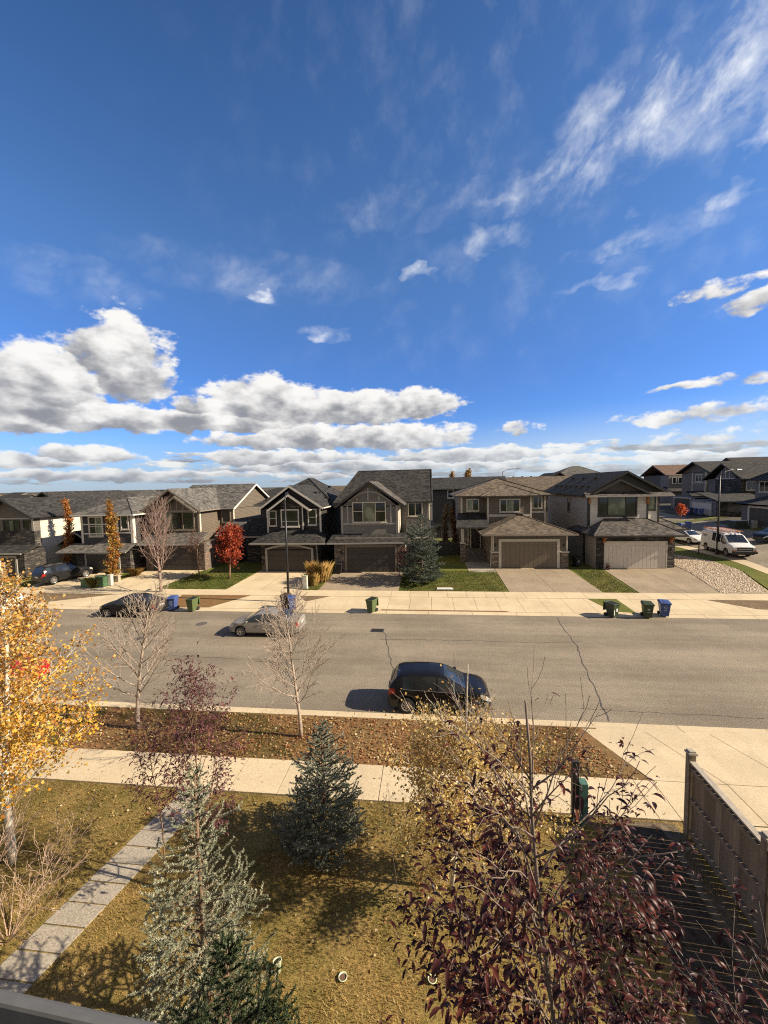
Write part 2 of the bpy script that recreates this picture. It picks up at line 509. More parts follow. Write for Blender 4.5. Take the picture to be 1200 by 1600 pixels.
# ------------------------------------------------------------------ mesh helpers
class MB:
    def __init__(s):
        s.v, s.f, s.m = [], [], []

    def poly(s, pts, mi=0):
        i = len(s.v)
        s.v += [tuple(p) for p in pts]
        s.f.append(tuple(range(i, i + len(pts))))
        s.m.append(mi)
        return s

    def hexa(s, p, mi=0):
        """eight corners: bottom four counter-clockwise, then top four"""
        i = len(s.v)
        s.v += [tuple(q) for q in p]
        for f in ((3, 2, 1, 0), (4, 5, 6, 7), (0, 1, 5, 4), (1, 2, 6, 5), (2, 3, 7, 6), (3, 0, 4, 7)):
            s.f.append(tuple(i + k for k in f))
            s.m.append(mi)
        return s

    def box(s, x0, x1, y0, y1, z0, z1, mi=0):
        x0, x1 = min(x0, x1), max(x0, x1)
        y0, y1 = min(y0, y1), max(y0, y1)
        z0, z1 = min(z0, z1), max(z0, z1)
        return s.hexa([(x0, y0, z0), (x1, y0, z0), (x1, y1, z0), (x0, y1, z0),
                       (x0, y0, z1), (x1, y0, z1), (x1, y1, z1), (x0, y1, z1)], mi)

    def extrude(s, ring, vec, mi=0):
        """closed prism: a planar ring pushed along vec"""
        n = len(ring)
        i = len(s.v)
        v = Vector(vec)
        s.v += [tuple(p) for p in ring] + [tuple(Vector(p) + v) for p in ring]
        s.f.append(tuple(range(i + n - 1, i - 1, -1)))
        s.f.append(tuple(range(i + n, i + 2 * n)))
        for k in range(n):
            a, b = i + k, i + (k + 1) % n
            s.f.append((a, b, b + n, a + n))
        s.m += [mi] * (n + 2)
        return s

    def tube(s, pts, radii, n=6, mi=0, cap=True):
        i0 = len(s.v)
        pts = [Vector(p) for p in pts]
        t = (pts[1] - pts[0]).normalized()
        a = t.orthogonal().normalized()
        for k, p in enumerate(pts):
            if k:
                t2 = (pts[min(k + 1, len(pts) - 1)] - pts[k - 1]).normalized()
                a = (a - t2 * a.dot(t2))
                if a.length < 1e-6:
                    a = t2.orthogonal()
                a.normalize()
                t = t2
            b = t.cross(a)
            for j in range(n):
                g = 2 * PI * j / n
                s.v.append(tuple(p + (a * math.cos(g) + b * math.sin(g)) * radii[k]))
        for k in range(len(pts) - 1):
            for j in range(n):
                q = i0 + k * n
                s.f.append((q + j, q + (j + 1) % n, q + n + (j + 1) % n, q + n + j))
                s.m.append(mi)
        if cap:
            s.f.append(tuple(i0 + n - 1 - j for j in range(n)))
            s.f.append(tuple(i0 + (len(pts) - 1) * n + j for j in range(n)))
            s.m += [mi, mi]
        return s

    def lathe(s, prof, n=16, c=(0, 0, 0), mi=0):
        i0 = len(s.v)
        for r, z in prof:
            for j in range(n):
                g = 2 * PI * j / n
                s.v.append((c[0] + r * math.cos(g), c[1] + r * math.sin(g), c[2] + z))
        for k in range(len(prof) - 1):
            for j in range(n):
                q = i0 + k * n
                s.f.append((q + j, q + (j + 1) % n, q + n + (j + 1) % n, q + n + j))
                s.m.append(mi)
        s.f.append(tuple(i0 + n - 1 - j for j in range(n)))
        s.f.append(tuple(i0 + (len(prof) - 1) * n + j for j in range(n)))
        s.m += [mi, mi]
        return s

    def build(s, name, mats, parent=None, off=(0, 0, 0), smooth=False, bevel=0.0):
        me = bpy.data.meshes.new(name)
        o3 = Vector(off)
        me.from_pydata([tuple(Vector(p) - o3) for p in s.v], [], s.f)
        if not isinstance(mats, (list, tuple)):
            mats = [mats]
        for m in mats:
            me.materials.append(m)
        me.polygons.foreach_set('material_index', s.m)
        if smooth:
            me.polygons.foreach_set('use_smooth', [True] * len(s.f))
        me.update()
        o = bpy.data.objects.new(name, me)
        COL.objects.link(o)
        if parent is not None:
            o.parent = parent
        if bevel:
            bv = o.modifiers.new('bevel', 'BEVEL')
            bv.width = bevel
            bv.segments = 2
            bv.limit_method = 'ANGLE'
        return o


def tag(o, label=None, cat=None, group=None, kind=None):
    if label: o['label'] = label
    if cat: o['category'] = cat
    if group: o['group'] = group
    if kind: o['kind'] = kind
    return o


def thing(name, label, cat, loc=(0, 0, 0), rz=0.0, group=None):
    o = bpy.data.objects.new(name, None)
    o.empty_display_size = 0.3
    COL.objects.link(o)
    o.location = loc
    o.rotation_euler = (0, 0, rz)
    return tag(o, label, cat, group)


def copy_tree(o, parent=None):
    c = o.copy()
    COL.objects.link(c)
    if parent is not None:
        c.parent = parent
    for ch in [q for q in bpy.data.objects if q.parent == o]:
        copy_tree(ch, c)
    return c


def structure(mb, name, mats, smooth=False):
    return tag(mb.build(name, mats, smooth=smooth), kind='structure')


# ------------------------------------------------------------------ ground
def lin(t):
    return min(1.0, max(0.0, t))


YP = [27.0, 27.79, 30.8, 32.5, 39.0, 60.0, 3000.0]
ZP = [0.0, 0.025, 0.145, 0.20, 0.55, 0.60, 0.60]


def zt(x, y):
    return float(np.interp(y, YP, ZP)) + 2.2 * lin((x - 22) / 22) * lin((y - 31) / 10)


def terrain():
    xs = [-6000, -2000, -600, -200, -100, -70] + [float(v) for v in range(-60, 80, 2)] + [90, 120, 200, 600, 2000, 6000]
    ys = [-80, -10, 10, 26.0, 27.74, 27.8] + [28 + 0.5 * k for k in range(0, 66)] + [64, 70, 80, 100, 140, 200, 300, 600, 1500, 6000]
    mb = MB()
    for y in ys:
        for x in xs:
            if y < 27.79:
                z = -0.12
            else:
                z = zt(x, y) - 0.012
            if y > 250:
                z -= (y - 250) * 0.0006
            mb.v.append((x, y, z))
    nx = len(xs)
    for j in range(len(ys) - 1):
        for i in range(nx - 1):
            a = j * nx + i
            mb.f.append((a, a + 1, a + 1 + nx, a + nx))
            mb.m.append(1 if ys[j] > 60 else 0)
    structure(mb, 'ground', [MATS['far_turf'], MATS['far_land']])


def ribbon(name, left, right, mat, dz, n=40, kind='structure'):
    """sheet between two polylines, following the terrain"""
    def resample(pl):
        pl = [Vector(p) for p in pl]
        d = [0]
        for a, b in zip(pl, pl[1:]):
            d.append(d[-1] + (b - a).length)
        out = []
        for k in range(n + 1):
            t = d[-1] * k / n
            for i in range(len(pl) - 1):
                if t <= d[i + 1] + 1e-6:
                    u = (t - d[i]) / max(1e-6, d[i + 1] - d[i])
                    out.append(pl[i].lerp(pl[i + 1], u))
                    break
        return out
    L, R = resample(left), resample(right)
    m = 6
    mb = MB()
    for a, b in zip(L, R):
        for j in range(m + 1):
            p = a.lerp(b, j / m)
            mb.v.append((p.x, p.y, zt(p.x, p.y) + dz))
    for k in range(n):
        for j in range(m):
            a = k * (m + 1) + j
            mb.f.append((a, a + 1, a + m + 2, a + m + 1))
            mb.m.append(0)
    o = mb.build(name, mat)
    if kind:
        tag(o, kind=kind)
    return o


def slabs(name, x0, x1, rows, step, mat, zf, gap=0.022, skew=0.0, jitter=0.0, seed=1):
    """paving slabs with open joints; rows is a list of (y0, y1)"""
    rg = random.Random(seed)
    mb = MB()
    for r, (y0, y1) in enumerate(rows):
        x = x0
        while x < x1 - 0.05:
            xe = min(x1, x + step)
            q = [(x + gap / 2, y0 + gap / 2), (xe - gap / 2, y0 + gap / 2), (xe - gap / 2, y1 - gap / 2), (x + gap / 2, y1 - gap / 2)]
            t = rg.uniform(-jitter, jitter)
            mb.hexa([(a, b, zf(a, b) - 0.08) for a, b in q] + [(a, b, zf(a, b) + t) for a, b in q])
            x = xe
    return structure(mb, name, mat)


terrain()
mb = MB()
for k in range(-40, 40):
    mb.poly([(k * 10, 15.05, 0), (k * 10 + 10, 15.05, 0), (k * 10 + 10, 27.3, 0), (k * 10, 27.3, 0)])
structure(mb, 'road', MATS['asphalt'])


def curb(name, sign, yg, x0, x1, top, breaks):
    """gutter pan and rolled kerb, in 3 m pours"""
    mb = MB()
    x = x0
    while x < x1:
        xe = x + 3.0
        drop = any(a < (x + xe) / 2 < b for a, b in breaks)
        h = 0.045 if drop else top
        prof = [(0.0, -0.1), (0.0, 0.006), (0.26, 0.012), (0.36, h * 0.75), (0.42, h), (0.56, h), (0.56, -0.1)]
        ring = [(x + 0.012, yg + sign * a, z) for a, z in prof]
        if sign < 0:
            ring.reverse()
        mb.extrude(ring, (xe - x - 0.024, 0, 0))
        x = xe
    structure(mb, name, MATS['concrete'])


curb('near_curb', -1, 15.1, -120, 120, 0.13, [(6, 40)])
curb('far_curb', 1, 27.22, -120, 27, 0.05, [(-9.5, 11.6), (-20, -16), (-30, -20), (14, 27), (-37, -31), (-17, -10.5)])

# near side: boulevard, pavement, lawn, neighbour's drive
mb = MB()
mb.poly([(-60, 12.03, 0.105), (6.55, 12.03, 0.105), (5.45, 14.56, 0.105), (-60, 14.56, 0.105)])
structure(mb, 'boulevard', MATS['mulch'])
mb = MB()
mb.box(-60, 6.54, -2, 10.56, -0.3, 0.10)
structure(mb, 'lawn', MATS['near_turf'])
slabs('near_sidewalk', -60, 6.55, [(10.58, 12.01)], 1.5, MATS['concrete'], lambda a, b: 0.13, 0.02)
mb = MB()
mb.poly([(-60, 10.57, 0.06), (30, 10.57, 0.06), (30, 12.02, 0.06), (-60, 12.02, 0.06)])
mb.poly([(5.2, 12.02, 0.06), (30, 12.02, 0.06), (30, 14.56, 0.06), (5.2, 14.56, 0.06)])
structure(mb, 'paving_bed', MATS['joint'])
mb = MB()
for i in range(9):                        # the neighbour's drive fans out to the road
    xa, xb = 6.56 + i * 2.06, 8.595 + i * 2.06
    fa, fb = 5.47 + i * 2.15, 7.595 + i * 2.15
    mb.hexa([(xa, 12.03, 0), (xb, 12.03, 0), (fb, 14.53, 0), (fa, 14.53, 0), (xa, 12.03, 0.125), (xb, 12.03, 0.125), (fb, 14.53, 0.085), (fa, 14.53, 0.085)])
    mb.box(xa, xb, 10.58, 12.005, 0, 0.131)
    for k in range(4):
        mb.box(xa, xb, 10.56 - 2.6 * (k + 1), 10.56 - 2.6 * k - 0.025, 0, 0.134)
structure(mb, 'near_driveway', MATS['concrete'])

# front path of large pavers
mb = MB()
for k in range(18):
    y1 = 10.5 - k * 0.46
    for j in range(2):
        a = -7.38 - (10.5 - y1) * 0.19 + j * 0.48
        dx = -0.46 * 0.19
        g = 0.014
        z = 0.118 + 0.004 * math.sin(k * 2.7 + j)
        mb.hexa([(a + dx + g, y1 - 0.46 + g, 0), (a + dx + 0.475, y1 - 0.46 + g, 0), (a + 0.475, y1 - g, 0), (a + g, y1 - g, 0),
                 (a + dx + g, y1 - 0.46 + g, z), (a + dx + 0.475, y1 - 0.46 + g, z), (a + 0.475, y1 - g, z), (a + g, y1 - g, z)])
structure(mb, 'front_path', MATS['paver'])
# side path by the fence
mb = MB()
for k in range(22):
    y1 = 10.35 - k * 0.40
    x0 = 4.75 - (10.35 - y1) * 0.10
    mb.box(x0, x0 + 1.12, y1 - 0.355, y1, 0.05, 0.125)
structure(mb, 'side_path', plain('path_board', (0.075, 0.056, 0.038), 0.9, 0.35, 7.0, spec=0.08))
mb = MB()
mb.poly([(3.9, 1.5, 0.106), (6.3, 1.5, 0.106), (6.3, 10.5, 0.106), (4.7, 10.5, 0.106)])
structure(mb, 'side_path_bed', plain('path_sand', (0.16, 0.125, 0.085), 0.95, 0.3, 7.0, spec=0.08))

# far side: pavement, aprons, drives
FAR = lambda a, b: zt(a, b) + 0.03
slabs('far_sidewalk', -75, 27, [(30.85, 32.4)], 1.5, MATS['concrete'], FAR, 0.02)
slabs('far_apron', -74.3, 27, [(27.79, 30.83)], 1.62, MATS['concrete'], lambda a, b: zt(a, b) + 0.026, 0.02)
ribbon('far_paving_bed', [(-75, 27.78), (27, 27.78)], [(-75, 32.42), (27, 32.42)], MATS['joint'], 0.004, 60)


def drive(name, pts, mat, joints=()):
    (a, b), (c, d) = pts
    o = ribbon(name, [(a, 32.42), (c, 40.2)], [(b, 32.42), (d, 40.2)], mat, 0.018, 20)
    for t in joints:
        pa, pb = a + (b - a) * t, c + (d - c) * t
        ribbon(name + '_joint', [(pa - .02, 32.43), (pb - .02, 40.1)], [(pa + .02, 32.43), (pb + .02, 40.1)], MATS['joint'], 0.024, 20)
    return o


drive('driveway_white_house', ((16.4, 23.6), (16.6, 23.4)), MATS['aggregate'], (0.5,))
drive('driveway_brown_house', ((6.5, 13.7), (6.5, 13.4)), MATS['aggregate'], (0.5,))
drive('driveway_gabled_house', ((-9.35, -2.5), (-9.1, -2.4)), MATS['aggregate'], (0.5,))
drive('driveway_black_house', ((-17.6, -11.2), (-16.9, -10.9)), MATS['concrete'], (0.5,))
drive('driveway_tan_house', ((-29.9, -24.2), (-29.4, -23.0)), MATS['concrete'], (0.5,))
drive('driveway_navy_house', ((-37.4, -31.4), (-36.6, -31.4)), MATS['concrete'], (0.5,))
ribbon('walkway_brown_house', [(3.9, 38.2), (6.45, 38.2)], [(3.9, 43), (6.45, 43)], MATS['paver'], 0.012, 6)


def patch(name, pts, mat, dz=0.034):
    (a, b, c, d) = pts
    return ribbon(name, [a, d], [b, c], mat, dz, 8)


patch('grass_strip', [(12.55, 28.2), (13.95, 27.95), (13.95, 30.8), (11.9, 30.8)], MATS['far_turf'])
patch('dirt_strip', [(-9.6, 29.6), (-9.4, 29.6), (-7.9, 30.8), (-10.4, 30.8)], MATS['dirt'])
patch('leaf_strip', [(-20.2, 27.9), (-16.6, 27.9), (-14.6, 30.8), (-20.6, 30.8)], MATS['mulch'])
patch('grass_strip', [(-34, 28.2), (-32.4, 28.0), (-26.6, 30.8), (-34, 30.8)], MATS['dirt'])
patch('dirt_strip', [(22.2, 29.0), (30, 28.0), (30, 30.8), (20.2, 30.8)], MATS['dirt'])
patch('gutter_shadow', [(-3.4, 27.82), (5.6, 27.82), (5.4, 27.98), (-3.4, 27.98)], MATS['mulch'], 0.036)  # dark strip painted in for the shadow along the gutter

# side street climbing away on the right
ribbon('side_street', [(29.6, 26.4), (29.6, 48), (31, 58), (33, 70), (36, 90), (44, 120)],
       [(60, 27.3), (46, 36), (40.2, 54), (41.2, 62), (43, 76), (52, 118)], MATS['asphalt'], 0.03, 120)
ribbon('side_sidewalk', [(28.75, 33.5), (28.55, 38), (28.4, 44), (28.3, 50), (29.6, 60)],
       [(29.75, 33.5), (29.6, 38), (29.5, 44), (29.4, 50), (30.8, 60)], MATS['concrete'], 0.05, 60)
ribbon('gravel_base', [(22.3, 32.5), (23.4, 38), (23.5, 40), (23.6, 44.6)], [(25.7, 32.5), (27.3, 37.5), (27.0, 41), (26.2, 44.6)], MATS['gravel'], 0.03, 40)
ribbon('verge', [(26.0, 32.6), (27.4, 37.5), (27.0, 41), (26.2, 44.8), (24.5, 50)], [(28.9, 32.6), (28.7, 37.5), (28.5, 41), (28.35, 44.8), (28.3, 50)], MATS['far_turf'], 0.035, 40)
ribbon('far_verge', [(37.5, 64), (43, 65.2), (50, 69.4)], [(38.2, 66.6), (43.4, 67), (49, 71)], MATS['far_turf'], 0.05, 20)
ribbon('far_verge', [(40.6, 55.4), (44.8, 57.8)], [(40.9, 56.6), (44.6, 59)], MATS['far_turf'], 0.05, 20)

# tar-sealed cracks
def crack(name, pts, w=0.05):
    mb = MB()
    pts = [Vector((a, b, 0)) for a, b in pts]
    rg = random.Random(len(pts))
    fine = []
    for a, b in zip(pts, pts[1:]):
        n = max(2, int((b - a).length / 0.3))
        for k in range(n):
            p = a.lerp(b, k / n)
            fine.append(p + Vector((rg.uniform(-.05, .05), rg.uniform(-.05, .05), 0)))
    fine.append(pts[-1])
    for a, b in zip(fine, fine[1:]):
        t = (b - a).normalized()
        nrm = Vector((-t.y, t.x, 0)) * w * rg.uniform(0.35, 0.6)
        mb.poly([a - nrm + Vector((0, 0, .006)), b - nrm + Vector((0, 0, .006)), b + nrm + Vector((0, 0, .006)), a + nrm + Vector((0, 0, .006))])
    structure(mb, name, MATS['tar'])


crack('road_crack', [(-1.4, 15.3), (-1.55, 18), (-2.1, 20.3), (-2.6, 23.3), (-3.0, 24.3)], 0.04)
crack('road_crack', [(-2.8, 22.6), (1.5, 22.7), (6.2, 22.6), (8.6, 22.9)], 0.035)
crack('road_crack', [(8.5, 27.0), (8.2, 24.4), (8.1, 22.3), (7.6, 20.2), (7.3, 18.4), (6.9, 16.2), (6.7, 15.2)], 0.05)
crack('road_crack', [(-14, 19.7), (-9, 19.5), (-5, 19.8)], 0.02)
crack('road_crack', [(6, 16.0), (8.8, 15.9), (12.5, 15.8)], 0.025)


# ------------------------------------------------------------------ houses
class House:
    def __init__(s, name, label, loc, cat='house', group=None):
        s.o = Vector(loc)
        s.r = thing(name, label, cat, loc, 0, group)

    def add(s, name, mb, mats, parent=None, label=None, smooth=False):
        o = mb.build(name, mats, parent or s.r, s.o, smooth)
        if label:
            o['label'] = label
        return o

    def wall(s, mat, *boxes, name='wall', label=None):
        if name in ('stone_veneer', 'stone_cap') and len(boxes) > 1:
            return [s.wall(mat, b, name=name, label=label) for b in boxes]
        mb = MB()
        for b in boxes:
            if len(b) == 6:
                mb.box(*b)
            else:                       # gable end: ring in xz or yz with a depth
                kind, ring, a, c = b
                if kind == 'y':
                    mb.extrude([(x, a, z) for x, z in ring], (0, c - a, 0))
                else:
                    mb.extrude([(a, y, z) for y, z in reversed(ring)], (c - a, 0, 0))
        return s.add(name, mb, mat, label=label)

    def gable(s, mat, axis, a0, a1, e0, e1, ze, zr, th=0.2, fascia=None, ze1=None, mid=None, rake='both', name='roof'):
        """roof with its ridge along axis from a0 to a1; eaves at e0 and e1 across it"""
        m = (e0 + e1) / 2 if mid is None else mid
        ze1 = ze if ze1 is None else ze1
        ring = [(e0, ze), (e0, ze - th), (m, zr - th), (e1, ze1 - th), (e1, ze1), (m, zr)]
        mb = MB()
        P = (lambda u, a, z: (u, a, z)) if axis == 'y' else (lambda u, a, z: (a, u, z))
        vec = (0, a1 - a0, 0) if axis == 'y' else (a1 - a0, 0, 0)
        # two slopes as separate slabs so the underside stays open
        for rg in ([ring[0], ring[1], ring[2], ring[5]], [ring[5], ring[2], ring[3], ring[4]]):
            rr = [P(u, a0, z) for u, z in rg]
            if axis != 'y':
                rr.reverse()
            mb.extrude(rr, vec)
        roof = s.add(name, mb, mat)
        if fascia:
            fb = MB()
            w = th + 0.04
            for aa, sg in ((a0, -1), (a1, 1)):
                if rake == 'first' and sg > 0 or rake == 'last' and sg < 0:
                    continue
                for (u0, z0), (u1, z1) in (((e0, ze), (m, zr)), ((m, zr), (e1, ze1))):
                    rr = [P(u0, aa, z0 - 0.02), P(u0, aa, z0 - w), P(u1, aa, z1 - w), P(u1, aa, z1 - 0.02)]
                    d = (0, sg * 0.04, 0) if axis == 'y' else (sg * 0.04, 0, 0)
                    fb.extrude(rr, d)
            for u, z, sg in ((e0, ze, -1), (e1, ze1, 1)):
                q = [P(u + sg * 0.003, a0, z - 0.15), P(u + sg * 0.10, a0, z - 0.15), P(u + sg * 0.12, a0, z - 0.03), P(u + sg * 0.003, a0, z - 0.03)]
                fb.extrude(q, vec)
            s.add('fascia', fb, fascia)
        return roof

    def hip(s, mat, x0, x1, y0, y1, ze, ridge, th=0.16, fascia=None, name='roof'):
        """hipped roof over a rectangle; ridge = ((xa, ya), (xb, yb), z)"""
        (xa, ya), (xb, yb), zr = ridge
        mb = MB()
        c = [(x0, y0), (x1, y0), (x1, y1), (x0, y1)]
        A, B = (xa, ya, zr), (xb, yb, zr)
        b = [(x, y, ze) for x, y in c]
        if abs(xb - xa) >= abs(yb - ya):
            fs = [(b[0], b[1], B, A), (b[1], b[2], B), (b[2], b[3], A, B), (b[3], b[0], A)]
        else:
            fs = [(b[0], b[1], A), (b[1], b[2], B, A), (b[2], b[3], B), (b[3], b[0], A, B)]
        for f in fs:
            q = []
            for p in f:
                if p not in q:
                    q.append(p)
            mb.poly(q)
        lo = [(x, y, ze - th) for x, y in c]
        mb.poly(list(reversed(lo)))
        for k in range(4):
            mb.poly([lo[k], lo[(k + 1) % 4], b[(k + 1) % 4], b[k]])
        roof = s.add(name, mb, mat)
        # ridge caps
        rc = MB()
        for p in b:
            t = A if (Vector(p) - Vector(A)).length < (Vector(p) - Vector(B)).length else B
            rc.tube([Vector(p) + Vector((0, 0, .0)), Vector(t)], [0.07, 0.07], 5)
        if A != B:
            rc.tube([A, B], [0.07, 0.07], 5)
        s.add('ridge_cap', rc, mat)
        if fascia:
            fb = MB()
            e = 0.09
            fb.box(x0 - e, x1 + e, y0 - e, y0 - .003, ze - .14, ze - .02)
            fb.box(x0 - e, x0 - .003, y0, y1, ze - .14, ze - .02)
            fb.box(x1 + .003, x1 + e, y0, y1, ze - .14, ze - .02)
            s.add('gutter', fb, fascia)
        return roof

    def shed(s, mat, pts, th=0.14, fascia=None, name='roof'):
        """flat tilted slab from four top corners: front-left, front-right, back-right, back-left"""
        mb = MB()
        lo = [(x, y, z - th) for x, y, z in pts]
        mb.hexa(lo + list(pts))
        r = s.add(name, mb, mat)
        if fascia:
            fb = MB()
            (ax, ay, az), (bx, by, bz) = pts[0], pts[1]
            fb.hexa([(ax, ay - .10, az - .15), (bx, by - .10, bz - .15), (bx, by - .003, bz - .15), (ax, ay - .003, az - .15),
                     (ax, ay - .10, az - .02), (bx, by - .10, bz - .02), (bx, by - .003, bz - .02), (ax, ay - .003, az - .02)])
            s.add('gutter', fb, fascia)
        return r

    def P(s, face, pl):
        if face == '-y': return lambda u, v, d: (u, pl - d, v)
        if face == '+x': return lambda u, v, d: (pl + d, u, v)
        return lambda u, v, d: (pl - d, u, v)

    def fbox(s, mb, face, pl, u0, u1, v0, v1, d0, d1, mi=0):
        P = s.P(face, pl)
        a, b = P(u0, v0, d0), P(u1, v1, d1)
        mb.box(a[0], b[0], a[1], b[1], a[2], b[2], mi)

    def trim(s, mat, face, pl, boards, d=0.045, name='trim'):
        for k, (u0, u1, v0, v1) in enumerate(boards):
            mb = MB()
            s.fbox(mb, face, pl, u0, u1, v0, v1, 0.004, d + 0.003 * (k % 3))
            s.add(name, mb, mat)

    def window(s, face, pl, u0, u1, v0, v1, cols=(0.5,), rows=(), fm=None, fw=0.10, pane=None, sill=True, label=None, blinds=None):
        fm = fm or WHITE
        mb = MB()
        s.fbox(mb, face, pl, u0 - fw, u0, v0 - fw, v1 + fw, 0.004, 0.075)
        s.fbox(mb, face, pl, u1, u1 + fw, v0 - fw, v1 + fw, 0.004, 0.075)
        s.fbox(mb, face, pl, u0, u1, v1, v1 + fw, 0.004, 0.072)
        s.fbox(mb, face, pl, u0, u1, v0 - fw, v0, 0.004, 0.072)
        for c in cols:
            u = u0 + (u1 - u0) * c
            s.fbox(mb, face, pl, u - .035, u + .035, v0, v1, 0.004, 0.062)
        for ca, cb, r in rows:
            v = v0 + (v1 - v0) * r
            s.fbox(mb, face, pl, u0 + (u1 - u0) * ca, u0 + (u1 - u0) * cb, v - .03, v + .03, 0.004, 0.058)
        w = s.add('window', mb, fm, label=label)
        pb = MB()
        edges = [0.0] + sorted(cols) + [1.0]
        for k in range(len(edges) - 1):
            mi = 1 if blinds and k in blinds else 0
            s.fbox(pb, face, pl, u0 + (u1 - u0) * edges[k] + .001, u0 + (u1 - u0) * edges[k + 1] - .001, v0 + .001, v1 - .001, 0.006, 0.022, mi)
        s.add('pane', pb, [pane or GLASS, BLIND], w)
        if sill:
            sb = MB()
            s.fbox(sb, face, pl, u0 - fw - .05, u1 + fw + .05, v0 - fw - .05, v0 - fw - .002, 0.004, 0.12)
            s.add('sill', sb, fm, w)
        return w

    def garage_door(s, face, pl, u0, u1, v0, v1, mat, trim=None, tw=0.22, arch=0.0, vertical=False, n=8):
        mb = MB()
        s.fbox(mb, face, pl, u0, u1, v0, v1 + (arch * 0.2), 0.003, 0.02)
        if arch:
            # the curved head of the opening
            P = s.P(face, pl)
            N = 14
            ring = [P(u0 + .002, v1, .02)]
            ring = [P(u0 + (u1 - u0) * k / N, v1 + arch * math.sin(PI * k / N), 0.02) for k in range(N + 1)]
            mb.poly(ring)
        if vertical:
            for k in range(n):
                a = u0 + (u1 - u0) * k / n
                b = u0 + (u1 - u0) * (k + 1) / n
                s.fbox(mb, face, pl, a + .018, b - .018, v0 + .03, v1 - .36, 0.02, 0.04)
            for k in range(n // 2):
                a = u0 + (u1 - u0) * k / (n // 2)
                b = u0 + (u1 - u0) * (k + 1) / (n // 2)
                s.fbox(mb, face, pl, a + .03, b - .03, v1 - .32, v1 - .03, 0.02, 0.041)
        else:
            for r in range(4):
                va = v0 + (v1 - v0) * r / 4
                vb = v0 + (v1 - v0) * (r + 1) / 4
                s.fbox(mb, face, pl, u0 + .01, u1 - .01, va + .012, vb - .012, 0.02, 0.035)
                for k in range(n):
                    a = u0 + (u1 - u0) * k / n
                    b = u0 + (u1 - u0) * (k + 1) / n
                    s.fbox(mb, face, pl, a + .07, b - .07, va + .09, vb - .09, 0.035, 0.048)
        d = s.add('garage_door', mb, mat)
        if trim:
            tb = MB()
            s.fbox(tb, face, pl, u0 - tw, u0, v0, v1 + (tw if not arch else 0), 0.004, 0.09)
            s.fbox(tb, face, pl, u1, u1 + tw, v0, v1 + (tw if not arch else 0), 0.004, 0.09)
            if arch:
                P = s.P(face, pl)
                N = 14
                for k in range(N):
                    ua, ub = [u0 - tw + (u1 - u0 + 2 * tw) * q / N for q in (k, k + 1)]
                    va, vb = [v1 + (arch) * math.sin(PI * q / N) for q in (k, k + 1)]
                    ring = [P(ua, va, .004), P(ub, vb, .004), P(ub, vb + tw * .9, .004), P(ua, va + tw * .9, .004)]
                    n0 = Vector(P(0, 0, .09)) - Vector(P(0, 0, .004))
                    tb.extrude(list(reversed(ring)), n0)
            else:
                s.fbox(tb, face, pl, u0, u1, v1, v1 + tw, 0.004, 0.087)
            s.add('door_trim', tb, trim, d)
        return d

    def vents(s, pts):
        for x, y, z in pts:
            mb = MB()
            mb.box(x - .16, x + .16, y - .16, y + .16, z - .12, z + .14)
            mb.box(x - .2, x + .2, y - .2, y + .2, z + .142, z + .18)
            s.add('roof_vent', mb, DARKTRIM)

    def downspout(s, mat, pts, r=0.045):
        mb = MB()
        mb.tube(pts, [r] * len(pts), 6)
        s.add('downspout', mb, mat)


GD_GREY = plain('garage_charcoal', (0.062, 0.056, 0.049), 0.5, 0.08)
GD_BLACK = plain('garage_black', (0.048, 0.043, 0.039), 0.5, 0.08)
GD_TAUPE = plain('garage_taupe', (0.165, 0.135, 0.10), 0.5, 0.06)
GD_WHITE = plain('garage_white', (0.60, 0.545, 0.48), 0.5, 0.05)
DOOR_DARK = plain('front_door', (0.022, 0.016, 0.014), 0.4, 0.1)
CONC_BASE = plain('foundation', (0.28, 0.26, 0.23), 0.9, 0.2)


